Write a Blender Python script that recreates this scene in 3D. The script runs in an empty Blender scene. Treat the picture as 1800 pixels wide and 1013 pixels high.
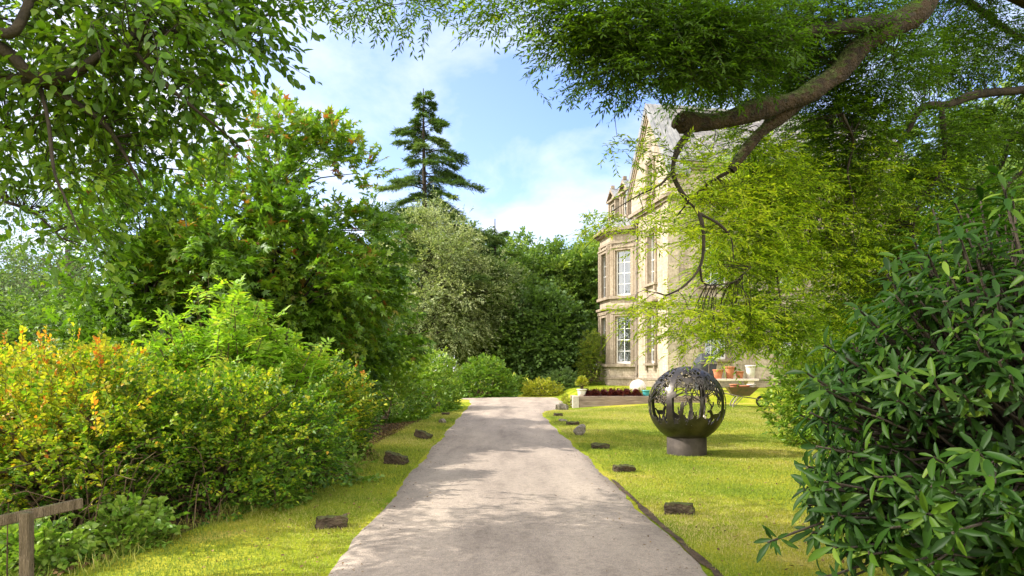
import bpy, math, numpy as np
from mathutils import noise as mnoise, Vector
C = bpy.context.scene.collection
R = math.radians
F_PX, HZ, EYE = 1200.0, 648.0, 1.6          # focal length (px of an 1800 px wide frame), horizon row, eye height
SUN_EL, SUN_AZ = 38.0, -90.0                # degrees; azimuth clockwise from +Y

def P(px, py, d):
    return np.array([(px - 900) / F_PX * d, d, EYE + (HZ - py) / F_PX * d])
def sstep(a, b, x):
    t = np.clip((x - a) / (b - a), 0, 1); return t * t * (3 - 2 * t)
def H(x, y):
    """height of the ground"""
    x = np.asarray(x, float); y = np.asarray(y, float)
    z = -0.055 * np.clip(-2.3 - x, 0, 14)
    z = z + 0.24 * sstep(14, 27, y) * sstep(1.4, 6.5, x)
    z = z + 0.34 * sstep(27.2, 28.2, y) * sstep(2.6, 3.6, x) * sstep(900, 600, x)
    z = z - 0.012 * np.clip(y - 40, 0, 200) * sstep(3, -3, x)
    und = 0.018 * np.sin(x * 1.3 + 0.7 * y) * np.sin(y * 0.9 - x * 0.4)
    return z + und * sstep(0.1, 0.9, np.abs(x + 0.1) - 1.6) * sstep(60, 40, y)

# ------------------------------------------------------------------ naming
def tag(o, label=None, cat=None, group=None, kind=None):
    if label: o['label'] = label
    if cat: o['category'] = cat
    if group: o['group'] = group
    if kind: o['kind'] = kind
    return o
def thing(name, label, cat, loc=(0, 0, 0), rz=0.0, group=None):
    o = bpy.data.objects.new(name, None); C.objects.link(o)
    o.empty_display_size = 0.3
    o.location = loc; o.rotation_euler = (0, 0, rz)
    return tag(o, label, cat, group)
def copy_tree(o, parent=None):
    c = o.copy(); C.objects.link(c); c.parent = parent
    for ch in list(o.children): copy_tree(ch, c)
    return c

# ------------------------------------------------------------------ meshes from arrays
def mesh_np(name, V, faces, mat, parent=None, attr=None, smooth=False, uv=None):
    """faces: list of int arrays (n,k); attr: list of per-face float arrays, same order"""
    me = bpy.data.meshes.new(name)
    V = np.ascontiguousarray(V, np.float32)
    if parent is not None:
        V = V - np.array(parent_origin(parent), np.float32)
    faces = [f for f in faces if len(f)]
    me.vertices.add(len(V)); me.vertices.foreach_set('co', V.ravel())
    loops = np.concatenate([f.ravel() for f in faces]).astype(np.int32)
    tot = np.concatenate([np.full(len(f), f.shape[1], np.int32) for f in faces])
    st = np.concatenate([[0], np.cumsum(tot)[:-1]]).astype(np.int32)
    me.loops.add(len(loops)); me.loops.foreach_set('vertex_index', loops)
    me.polygons.add(len(tot)); me.polygons.foreach_set('loop_start', st)
    if smooth: me.polygons.foreach_set('use_smooth', np.ones(len(tot), bool))
    if attr is not None:
        a = me.attributes.new('v', 'FLOAT', 'FACE'); a.data.foreach_set('value', np.concatenate(attr).astype(np.float32))
    me.update(calc_edges=True)
    if uv is not None:
        l = me.uv_layers.new(name='UVMap'); l.data.foreach_set('uv', np.ascontiguousarray(uv, np.float32).ravel())
    if mat is not None: me.materials.append(mat)
    o = bpy.data.objects.new(name, me); C.objects.link(o)
    if parent is not None: o.parent = parent
    return o
def parent_origin(p):
    x = np.zeros(3)
    while p is not None:
        x = x + np.array(p.location); p = p.parent
    return x
def unit(a): return a / np.maximum(np.linalg.norm(a, axis=-1, keepdims=True), 1e-9)

def spline(pts, n):
    """Catmull-Rom through rows of pts (any number of columns)"""
    p = np.asarray(pts, float)
    if len(p) == 2: p = np.array([p[0], (p[0] + p[1]) / 2, p[1]])
    q = np.vstack([2 * p[0] - p[1], p, 2 * p[-1] - p[-2]])
    t = np.linspace(0, len(p) - 1 - 1e-6, n); i = t.astype(int); f = (t - i)[:, None]
    a, b, c, d = q[i], q[i + 1], q[i + 2], q[i + 3]
    return 0.5 * (2 * b + (c - a) * f + (2 * a - 5 * b + 4 * c - d) * f**2 + (3 * b - a - 3 * c + d) * f**3)

class Soup:
    def __init__(s): s.V = []; s.F = {}; s.n = 0; s.A = {}
    def add(s, V, F, a=None):
        F = np.asarray(F, int)
        k = F.shape[1]
        s.V.append(np.asarray(V, float)); s.F.setdefault(k, []).append(F + s.n); s.n += len(V)
        if a is None: a = np.zeros(len(F))
        s.A.setdefault(k, []).append(np.asarray(a, float))
    def tube(s, pts, rad, k=6, cap=False, bump=0.0, rng=None):
        pts = np.asarray(pts, float); n = len(pts)
        rad = np.broadcast_to(np.asarray(rad, float), (n,))
        t = unit(np.gradient(pts, axis=0))
        ref = np.array([0.31, 0.17, 0.93]) if abs(t[0] @ np.array([0.31, 0.17, 0.93])) < 0.9 else np.array([1., 0, 0])
        u = unit(np.cross(t, ref)); w = np.cross(t, u)
        a = np.arange(k) / k * 2 * np.pi
        r = rad[:, None] * np.ones((1, k))
        if bump and rng is not None: r = r * (1 + 1.2 * bump * np.interp(np.arange(n), np.arange(0, n + 4, 3), rng.normal(0, 1, len(np.arange(0, n + 4, 3)))))[:, None]
        if bump and rng is not None:
            ph = rng.uniform(0, 6, 4); L = np.arange(n)[:, None]
            r = r * (1 + bump * (np.sin(2 * a + ph[0] + L * .5) * .5 + np.sin(3 * a + ph[1] - L * .35) * .4 + rng.normal(0, .35, (n, k))))
        V = pts[:, None, :] + r[..., None] * (np.cos(a)[None, :, None] * u[:, None, :] + np.sin(a)[None, :, None] * w[:, None, :])
        i = np.arange(n - 1)[:, None] * k; j = np.arange(k)[None, :]; j2 = (j + 1) % k
        F = np.stack([i + j, i + j2, i + k + j2, i + k + j], -1).reshape(-1, 4)
        s.add(V.reshape(-1, 3), F)
        if cap:
            for e in (0, n - 1):
                Vc = np.vstack([V[e], pts[e] + (t[e] if e else -t[e]) * rad[e] * 0.12])
                Fc = np.array([[q, (q + 1) % k, k] if e else [(q + 1) % k, q, k] for q in range(k)])
                s.add(Vc, Fc)
    def sticks(s, p0, p1, r0, r1):
        """many straight three-sided twigs"""
        n = len(p0)
        if n == 0: return
        t = unit(p1 - p0); ref = np.tile(np.array([0.3, 0.5, 0.81]), (n, 1)); u = unit(np.cross(t, ref)); w = np.cross(t, u)
        r0 = np.broadcast_to(r0, (n,)); r1 = np.broadcast_to(r1, (n,))
        vs = []
        for base, r in ((p0, r0), (p1, r1)):
            for a in (0, 2.094, 4.189):
                vs.append(base + r[:, None] * (math.cos(a) * u + math.sin(a) * w))
        V = np.stack(vs, 1).reshape(-1, 3)
        o = np.arange(n)[:, None] * 6
        F = np.concatenate([o + np.array([[0, 1, 4, 3]]), o + np.array([[1, 2, 5, 4]]), o + np.array([[2, 0, 3, 5]])])
        s.add(V, F)
    def build(s, name, mat, parent=None, smooth=False):
        V = np.concatenate(s.V); ks = sorted(s.F)
        return mesh_np(name, V, [np.concatenate(s.F[k]) for k in ks], mat, parent, [np.concatenate(s.A[k]) for k in ks], smooth)

# ------------------------------------------------------------------ leaves
LEAF = {
 'dia': (np.array([(0, 0, 0), (.5, .45, .16), (0, 1, -.1), (-.5, .45, .16)], float), [np.array([(0, 1, 2), (0, 2, 3)])]),
 'oval': (np.array([(0, 0, 0), (.44, .28, .16), (.46, .62, .10), (0, 1, -.25), (-.46, .62, .10), (-.44, .28, .16)], float),
          [np.array([(0, 1, 2, 3), (0, 3, 4, 5)])]),
 'long': (np.array([(0, 0, 0), (.30, .2, .2), (.5, .55, .1), (.3, .85, -.3), (0, 1, -.7), (-.3, .85, -.3), (-.5, .55, .1), (-.30, .2, .2), (0, .5, -.12), (0, .85, -.5), (0, .2, .04)], float),
          [np.array([(0, 1, 10, 0), (0, 0, 0, 0)])[:0], np.array([(1, 2, 8, 10), (2, 3, 9, 8), (10, 8, 6, 7), (8, 9, 5, 6)]), np.array([(0, 1, 10), (0, 10, 7), (3, 4, 9), (9, 4, 5)])]),
}
def _palm():
    V = [(0, 0.05, 0)]; F = []
    ang = [-105, -52, 0, 52, 105]; ln = [.42, .72, .86, .72, .42]
    for k, (a, l) in enumerate(zip(ang, ln)):
        def pt(an, r, z): return (math.sin(R(an)) * r, .12 + math.cos(R(an)) * r, z)
        i = len(V)
        V += [pt(a - 26, l * .45, .05), pt(a, l, -.14), pt(a + 26, l * .45, .05)]
        F.append((0, i, i + 1, i + 2))
    return np.array(V, float), [np.array(F)]
LEAF['palm'] = _palm()

def leaves(soup, pos, d, nrm, length, width, kind, v):
    """pos,d,nrm (n,3); length,width (n,)"""
    T, Fs = LEAF[kind]
    n = len(pos)
    d = unit(d); s = unit(np.cross(d, nrm)); z = np.cross(s, d)
    length = np.broadcast_to(length, (n,)); width = np.broadcast_to(width, (n,))
    V = (pos[:, None, :] + T[None, :, 0, None] * (width[:, None, None] * s[:, None, :])
         + T[None, :, 1, None] * (length[:, None, None] * d[:, None, :]) + T[None, :, 2, None] * (width[:, None, None] * z[:, None, :]))
    o = np.arange(n)[:, None, None] * len(T)
    V = V.reshape(-1, 3); first = True
    for F in Fs:
        if not len(F): continue
        FF = (o + F[None]).reshape(-1, F.shape[1]); a = np.repeat(np.broadcast_to(v, (n,)), len(F))
        if first: soup.add(V, FF, a); base = soup.n - len(V); first = False
        else:
            k = F.shape[1]; soup.F.setdefault(k, []).append(FF + base); soup.A.setdefault(k, []).append(a)

def sprays(rng, soup, wood, p, d, m, L, ll, lw, kind, v, droop=0.25, ang=55, flat=0.35, twig=0.003, jit=0.25, vj=0.18, lobe=1.0, leafdroop=0.15):
    """twigs from p along d, each with m leaves set alternately left and right in a roughly level plane"""
    n = len(p)
    d = unit(d); up = np.tile(np.array([0, 0, 1.0]), (n, 1)) + rng.normal(0, flat, (n, 3))
    s = unit(np.cross(d, up)); up = unit(np.cross(s, d))
    L = np.broadcast_to(L, (n,)) * rng.uniform(.7, 1.25, n)
    end = p + d * L[:, None]; end[:, 2] -= droop * L
    if wood is not None: wood.sticks(p, end, twig, twig * .5)
    t = (np.arange(m) + .6) / m
    pos = p[:, None, :] + d[:, None, :] * (L[:, None] * t)[..., None]
    pos[..., 2] -= droop * L[:, None] * t**2
    sg = np.where(np.arange(m) % 2 == 0, 1, -1) * np.ones((n, 1))
    A = R(ang) * (1 - .55 * (t**3))
    dr = (d[:, None, :] * np.cos(A)[None, :, None] + s[:, None, :] * (sg * np.sin(A))[..., None])
    dr = dr + rng.normal(0, jit, dr.shape); dr[..., 2] -= leafdroop
    nm = up[:, None, :] + rng.normal(0, jit * 1.3, dr.shape)
    sc = rng.uniform(.65, 1.15, (n, m))
    vv = (np.broadcast_to(v, (n,))[:, None] + rng.normal(0, vj, (n, m))).clip(0, 1)
    leaves(soup, pos.reshape(-1, 3), dr.reshape(-1, 3), nm.reshape(-1, 3), (ll * sc).ravel(), (lw * sc).ravel(), kind, vv.ravel())

def rdir(rng, n): return unit(rng.normal(0, 1, (n, 3)))

# ------------------------------------------------------------------ materials
def newmat(name):
    m = bpy.data.materials.new(name); m.use_nodes = True
    nt = m.node_tree; b = nt.nodes['Principled BSDF']
    return m, nt, b
def node(nt, t, **kw):
    n = nt.nodes.new(t)
    for k, v in kw.items():
        if k.startswith('i_'): n.inputs[k[2:].replace('_', ' ')].default_value = v
        else: setattr(n, k, v)
    return n
def ramp(nt, stops, interp='LINEAR'):
    n = nt.nodes.new('ShaderNodeValToRGB'); cr = n.color_ramp; cr.interpolation = interp
    while len(cr.elements) < len(stops): cr.elements.new(0.5)
    for e, (p, c) in zip(cr.elements, stops): e.position = p; e.color = (*c, 1) if len(c) == 3 else c
    return n
def leaf_mat(name, stops, trans=0.45, rough=0.5, spec=0.4, tcol=(1.25, 1.35, .55)):
    m, nt, b = newmat(name); L = nt.links
    at = node(nt, 'ShaderNodeAttribute', attribute_name='v'); r = ramp(nt, stops); L.new(at.outputs['Fac'], r.inputs[0])
    L.new(r.outputs[0], b.inputs['Base Color']); b.inputs['Roughness'].default_value = rough
    b.inputs['Specular IOR Level'].default_value = spec
    tr = node(nt, 'ShaderNodeBsdfTranslucent')
    mul = node(nt, 'ShaderNodeMix', data_type='RGBA', blend_type='MULTIPLY'); mul.inputs[0].default_value = 1; mul.inputs[7].default_value = (*tcol, 1)
    L.new(r.outputs[0], mul.inputs[6]); L.new(mul.outputs[2], tr.inputs['Color'])
    mx = node(nt, 'ShaderNodeMixShader'); mx.inputs[0].default_value = trans
    L.new(b.outputs[0], mx.inputs[1]); L.new(tr.outputs[0], mx.inputs[2])
    L.new(mx.outputs[0], nt.nodes['Material Output'].inputs['Surface'])
    return m
def rough_mat(name, c1, c2, scale=6.0, rough=0.85, bump=0.4, detail=6, metal=0.0, stretch=(1, 1, 1), c3=None, spec=0.3, dist=0.02):
    """two or three colours mixed by object-space noise, with bump"""
    m, nt, b = newmat(name); L = nt.links
    tc = node(nt, 'ShaderNodeTexCoord'); mp = node(nt, 'ShaderNodeMapping'); mp.inputs['Scale'].default_value = stretch
    L.new(tc.outputs['Object'], mp.inputs[0])
    n = node(nt, 'ShaderNodeTexNoise', i_Scale=scale, i_Detail=detail, i_Roughness=.62); L.new(mp.outputs[0], n.inputs['Vector'])
    st = [(.32, c1), (.68, c2)] if c3 is None else [(.28, c1), (.52, c2), (.72, c3)]
    r = ramp(nt, st); L.new(n.outputs['Fac'], r.inputs[0]); L.new(r.outputs[0], b.inputs['Base Color'])
    n2 = node(nt, 'ShaderNodeTexNoise', i_Scale=scale * 4, i_Detail=4); L.new(mp.outputs[0], n2.inputs['Vector'])
    bp = node(nt, 'ShaderNodeBump', i_Strength=bump, i_Distance=dist); L.new(n2.outputs['Fac'], bp.inputs['Height']); L.new(bp.outputs[0], b.inputs['Normal'])
    b.inputs['Roughness'].default_value = rough; b.inputs['Metallic'].default_value = metal; b.inputs['Specular IOR Level'].default_value = spec
    return m
def mossy_mat(name, c1, c2, moss, scale=5.0, lo=.45, hi=.7, stretch=(1, 1, 1)):
    """bark, wood or stone with moss where faces look up"""
    m = rough_mat(name, c1, c2, scale, .9, 1.0, stretch=stretch, dist=.06); nt = m.node_tree; L = nt.links; b = nt.nodes['Principled BSDF']
    src = b.inputs['Base Color'].links[0].from_socket
    ge = node(nt, 'ShaderNodeNewGeometry'); sx = node(nt, 'ShaderNodeSeparateXYZ'); L.new(ge.outputs['True Normal'], sx.inputs[0])
    tc = node(nt, 'ShaderNodeTexCoord'); n = node(nt, 'ShaderNodeTexNoise', i_Scale=scale * 1.3, i_Detail=5); L.new(tc.outputs['Object'], n.inputs['Vector'])
    ma = node(nt, 'ShaderNodeMath', operation='MULTIPLY_ADD'); ma.inputs[1].default_value = .35; L.new(sx.outputs['Z'], ma.inputs[0]); L.new(n.outputs['Fac'], ma.inputs[2])
    r = ramp(nt, [(lo, (0, 0, 0)), (hi, (1, 1, 1))]); L.new(ma.outputs[0], r.inputs[0])
    mx = node(nt, 'ShaderNodeMix', data_type='RGBA'); L.new(r.outputs[0], mx.inputs[0]); L.new(src, mx.inputs[6]); mx.inputs[7].default_value = (*moss, 1)
    L.new(mx.outputs[2], b.inputs['Base Color'])
    return m

M = {}
G = lambda *c: tuple(c)
M['leaf_beech'] = leaf_mat('beech_leaf', [(0, (0.0473, 0.108, 0.01)), (0.5, (0.1013, 0.1944, 0.014)), (1, (0.216, 0.3024, 0.025))], .55, .42, .45)
M['leaf_fine'] = leaf_mat('fine_leaf', [(0, (.045, .095, .008)), (.40, (.09, .165, .011)), (.58, (.23, .35, .018)), (.8, (.46, .54, .03)), (1, (.60, .60, .05))], .6, .5, .3)
M['leaf_maple'] = leaf_mat('maple_leaf', [(0, (0.052, 0.1188, 0.012)), (0.5, (0.13, 0.2484, 0.018)), (0.8, (0.234, 0.3348, 0.025)), (0.93, (0.26, 0.1836, 0.03)), (1, (0.364, 0.1188, 0.04))], .4, .42, .45)
M['leaf_birch'] = leaf_mat('birch_leaf', [(0, (.07, .13, .04)), (.5, (.13, .22, .06)), (1, (.24, .32, .11))], .45, .5, .35)
M['leaf_oak'] = leaf_mat('grey_green_leaf', [(0, (0.078, 0.125, 0.0336)), (0.5, (0.182, 0.2375, 0.078)), (1, (0.416, 0.45, 0.216))], .3, .5, .4)
M['leaf_fir'] = leaf_mat('fir_needle', [(0, (.04, .08, .022)), (.5, (.10, .17, .045)), (1, (.20, .27, .08))], .25, .6, .3)
M['leaf_wood'] = leaf_mat('woodland_leaf', [(0, (0.0578, 0.1105, 0.0216)), (0.5, (0.1237, 0.2145, 0.0336)), (1, (0.2475, 0.325, 0.048))], .35, .55, .3)
M['leaf_spirea'] = leaf_mat('spirea_leaf', [(0, (.04, .11, .012)), (.35, (.12, .23, .014)), (.60, (.32, .38, .025)), (.86, (.55, .45, .035)), (1, (.60, .20, .025))], .45, .5, .3)
M['leaf_bright'] = leaf_mat('bright_leaf', [(0, (.08, .2, .012)), (.5, (.18, .36, .02)), (.85, (.30, .46, .035)), (1, (.42, .46, .05))], .45, .48, .35)
M['leaf_rhodo'] = leaf_mat('rhododendron_leaf', [(0, (0.0072, 0.0218, 0.0029)), (0.55, (0.018, 0.0499, 0.005)), (0.9, (0.0576, 0.1092, 0.0079)), (1, (0.1, 0.15, 0.018))],   .28, .46, .12, (1.5, 1.8, .5))
M['leaf_laurel'] = leaf_mat('laurel_leaf', [(0, (0.0473, 0.112, 0.012)), (0.5, (0.1148, 0.224, 0.018)), (1, (0.27, 0.3584, 0.035))], .3, .42, .35)
M['leaf_yellow'] = leaf_mat('yellow_green_leaf', [(0, (.10, .17, .02)), (.5, (.24, .28, .025)), (1, (.42, .38, .03))], .35, .5, .3)
M['leaf_ivy'] = leaf_mat('ivy_leaf', [(0, (0.052, 0.121, 0.016)), (0.5, (0.117, 0.22, 0.024)), (1, (0.26, 0.352, 0.056))], .35, .4, .4)
M['leaf_heuchera'] = leaf_mat('dark_red_leaf', [(0, (.035, .008, .010)), (.5, (.09, .016, .016)), (1, (.17, .05, .03))], .25, .45, .4, (1.4, .8, .6))
M['leaf_dry'] = leaf_mat('fallen_leaf', [(0, (.06, .035, .018)), (.5, (.14, .085, .035)), (1, (.26, .17, .07))], .1, .8, .2)
M['bark'] = mossy_mat('mossy_bark', (.016, .011, .007), (.075, .047, .026), (.05, .07, .012), 9, .50, .72)
M['bark_dark'] = rough_mat('dark_bark', (.018, .014, .010), (.055, .042, .028), 9, .9, .8)
M['bark_pale'] = rough_mat('pale_bark', (.07, .06, .045), (.26, .23, .19), 3, .85, .5, stretch=(1, 1, .5))
M['stem'] = rough_mat('brown_stem', (.05, .034, .018), (.16, .11, .06), 9, .9, .4)
M['dry_stem'] = rough_mat('dry_stem', (.14, .10, .05), (.30, .23, .12), 9, .9, .4)
# ================================================================== setting
def ground_mat():
    m, nt, b = newmat('lawn'); L = nt.links
    ge = node(nt, 'ShaderNodeNewGeometry')
    n1 = node(nt, 'ShaderNodeTexNoise', i_Scale=.55, i_Detail=6, i_Roughness=.6); L.new(ge.outputs['Position'], n1.inputs['Vector'])
    n2 = node(nt, 'ShaderNodeTexNoise', i_Scale=38, i_Detail=4); L.new(ge.outputs['Position'], n2.inputs['Vector'])
    r1 = ramp(nt, [(.36, (.13, .195, .010)), (.50, (.23, .275, .014)), (.60, (.33, .32, .03)), (.70, (.42, .35, .09))])
    L.new(n1.outputs['Fac'], r1.inputs[0])
    r2 = ramp(nt, [(.3, (.55, .55, .5)), (.7, (1.25, 1.2, 1.1))]); L.new(n2.outputs['Fac'], r2.inputs[0])
    mx = node(nt, 'ShaderNodeMix', data_type='RGBA', blend_type='MULTIPLY'); mx.inputs[0].default_value = 1
    L.new(r1.outputs[0], mx.inputs[6]); L.new(r2.outputs[0], mx.inputs[7]); L.new(mx.outputs[2], b.inputs['Base Color'])
    b.inputs['Roughness'].default_value = .95; b.inputs['Specular IOR Level'].default_value = .1
    bp = node(nt, 'ShaderNodeBump', i_Strength=.7, i_Distance=.04); L.new(n2.outputs['Fac'], bp.inputs['Height']); L.new(bp.outputs[0], b.inputs['Normal'])
    return m
def soil_mat():
    return rough_mat('leaf_mould', (.020, .013, .008), (.07, .045, .025), 9, .95, .9, c3=(.13, .085, .045))
def drive_mat():
    m, nt, b = newmat('old_tarmac'); L = nt.links
    ge = node(nt, 'ShaderNodeNewGeometry')
    mp = node(nt, 'ShaderNodeMapping'); mp.inputs['Scale'].default_value = (1.6, .35, 1); L.new(ge.outputs['Position'], mp.inputs[0])
    n1 = node(nt, 'ShaderNodeTexNoise', i_Scale=1.0, i_Detail=7, i_Roughness=.65); L.new(mp.outputs[0], n1.inputs['Vector'])
    r1 = ramp(nt, [(.30, (.19, .155, .127)), (.48, (.285, .236, .192)), (.70, (.365, .303, .243))]); L.new(n1.outputs['Fac'], r1.inputs[0])
    v = node(nt, 'ShaderNodeTexVoronoi', i_Scale=95); L.new(ge.outputs['Position'], v.inputs['Vector'])
    r2 = ramp(nt, [(0, (.72, .72, .72)), (.5, (1.0, 1.0, 1.0)), (1, (1.32, 1.28, 1.22))]); L.new(v.outputs['Color'], r2.inputs[0])
    n3 = node(nt, 'ShaderNodeTexNoise', i_Scale=14, i_Detail=6, i_Roughness=.7); L.new(ge.outputs['Position'], n3.inputs['Vector'])
    r3 = ramp(nt, [(.33, (.72, .7, .68)), (.5, (1, 1, 1)), (.68, (1.12, 1.1, 1.08))]); L.new(n3.outputs['Fac'], r3.inputs[0])
    sx = node(nt, 'ShaderNodeSeparateXYZ'); L.new(ge.outputs['Position'], sx.inputs[0])
    wv = node(nt, 'ShaderNodeMath', operation='SINE'); ml = node(nt, 'ShaderNodeMath', operation='MULTIPLY_ADD'); ml.inputs[1].default_value = 4.2; ml.inputs[2].default_value = -1.2; L.new(sx.outputs['X'], ml.inputs[0]); L.new(ml.outputs[0], wv.inputs[0])
    ad = node(nt, 'ShaderNodeMath', operation='MULTIPLY_ADD'); ad.inputs[1].default_value = .045; L.new(wv.outputs[0], ad.inputs[0]); L.new(n1.outputs['Fac'], ad.inputs[2]); L.new(ad.outputs[0], r1.inputs[0])
    a = node(nt, 'ShaderNodeMix', data_type='RGBA', blend_type='MULTIPLY'); a.inputs[0].default_value = .8
    L.new(r1.outputs[0], a.inputs[6]); L.new(r2.outputs[0], a.inputs[7])
    c = node(nt, 'ShaderNodeMix', data_type='RGBA', blend_type='MULTIPLY'); c.inputs[0].default_value = .8
    L.new(a.outputs[2], c.inputs[6]); L.new(r3.outputs[0], c.inputs[7]); L.new(c.outputs[2], b.inputs['Base Color'])
    b.inputs['Roughness'].default_value = .88; b.inputs['Specular IOR Level'].default_value = .3
    bp = node(nt, 'ShaderNodeBump', i_Strength=.55, i_Distance=.012); L.new(v.outputs['Distance'], bp.inputs['Height'])
    bp2 = node(nt, 'ShaderNodeBump', i_Strength=.3, i_Distance=.03); L.new(n3.outputs['Fac'], bp2.inputs['Height']); L.new(bp.outputs[0], bp2.inputs['Normal'])
    L.new(bp2.outputs[0], b.inputs['Normal'])
    return m
def grid_mesh(name, xs, ys, mat, lift=0.0, zf=None):
    X, Y = np.meshgrid(xs, ys); Z = (H(X, Y) if zf is None else zf(X, Y)) + lift
    nx = len(xs); i = (np.arange(len(ys) - 1)[:, None] * nx + np.arange(nx - 1)[None, :]).ravel()
    F = np.stack([i, i + 1, i + nx + 1, i + nx], -1)
    return mesh_np(name, np.stack([X, Y, Z], -1).reshape(-1, 3), [F], mat, smooth=True)
def nonuni(lo, hi, step, far):
    a = np.arange(lo, hi + step / 2, step); g = [hi]; st = step
    while g[-1] < far: st *= 1.35; g.append(g[-1] + st)
    h = [lo]; st = step
    while h[-1] > -far: st *= 1.35; h.append(h[-1] - st)
    return np.concatenate([h[:0:-1], a, g[1:]])
tag(grid_mesh('ground', nonuni(-10, 12, .2, 900), nonuni(0, 46, .2, 900), ground_mat()), kind='structure')

# the drive: a strip that swings right in front of the house
rng = np.random.default_rng(5)
ys = np.concatenate([np.arange(-6, 24, .2), np.arange(24, 37.01, .25)])
def drive_l(y): return np.interp(y, [-6, 5.3, 12, 24, 31, 35, 37], [-1.35, -1.50, -1.63, -1.82, -1.95, -2.35, -3.2])
def drive_r(y): return np.interp(y, [-6, 5.3, 8, 12, 18, 24.3, 25.6, 27, 28.2, 30, 32, 37], [1.85, 1.60, 1.50, 1.42, 1.22, 1.10, 1.35, 1.95, 2.3, 2.45, 2.5, 2.5])
V = []; nx = 24
for y in ys:
    l = float(drive_l(y)) + rng.normal(0, .012) + .03 * math.sin(y * 1.7); r = float(drive_r(y)) + rng.normal(0, .012) + .03 * math.sin(y * 2.1 + 1)
    for k in range(nx + 1):
        x = l + (r - l) * k / nx; q = 2 * k / nx - 1
        e = .02 + .035 * (1 - q * q) if 0 < k < nx else -.03
        V.append((x, y, float(H(x, y)) * (0 if abs(x) < 1.6 else 1) + e))
i = (np.arange(len(ys) - 1)[:, None] * (nx + 1) + np.arange(nx)[None, :]).ravel()
tag(mesh_np('driveway', np.array(V), [np.stack([i, i + 1, i + nx + 2, i + nx + 1], -1)], drive_mat(), smooth=True), kind='structure')
# narrow ragged strip of bare soil along the right edge of the drive
V = []
for y in ys[(ys > 3) & (ys < 10)]:
    r = float(drive_r(y))
    w = .4 * (.008 + .05 * abs(math.sin(y * 3.1)) * abs(math.sin(y * 1.3 + .5)) + rng.uniform(0, .025)) * float(sstep(10, 7, y))
    for k, x in enumerate((r - .05 + rng.normal(0, .015), r + w * .5, r + w + .02)):
        V.append((x, y, float(H(x, y)) + (.010, .010, .0)[k] + rng.normal(0, .003)))
n = len(V) // 3; i = (np.arange(n - 1)[:, None] * 3 + np.arange(2)[None, :]).ravel()
tag(mesh_np('drive_edge_soil', np.array(V), [np.stack([i, i + 1, i + 4, i + 3], -1)], soil_mat()), kind='structure')
# bare soil beneath the shrubs on the left, and beneath the rhododendron on the right
def patch(name, pts, mat):
    p = np.array(pts); c = p.mean(0); nr = 7
    q = spline(np.vstack([p, p[:1]]), 60)[:-1]; q = q + rng.normal(0, .06, q.shape)
    V = [c]; F3 = []; F4 = []
    for r in range(1, nr + 1): V += list(c + (q - c) * r / nr)
    V = np.array(V); z = H(V[:, 0], V[:, 1]) + .022; z[-59:] -= .03
    m = len(q)
    for k in range(m): F3.append((0, 1 + k, 1 + (k + 1) % m))
    for r in range(nr - 1):
        for k in range(m):
            a = 1 + r * m
            F4.append((a + k, a + m + k, a + m + (k + 1) % m, a + (k + 1) % m))
    return tag(mesh_np(name, np.column_stack([V, z]), [np.array(F3), np.array(F4)], mat, smooth=True), kind='structure')
patch('planting_bed', [(-4.0, 5.2), (-3.3, 6.6), (-3.0, 8.4), (-2.45, 10.5), (-2.3, 12.2), (-3.0, 13.5), (-3.2, 16), (-3.0, 20), (-2.9, 25), (-6, 26), (-9, 18), (-10, 9), (-7, 5)], soil_mat())
patch('woodland_floor', [(2.6, 1.0), (2.9, 4.0), (4.4, 6.5), (6.4, 10), (7.0, 14), (9.0, 17), (13, 16), (12, 6), (8, 1)], soil_mat())

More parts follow.
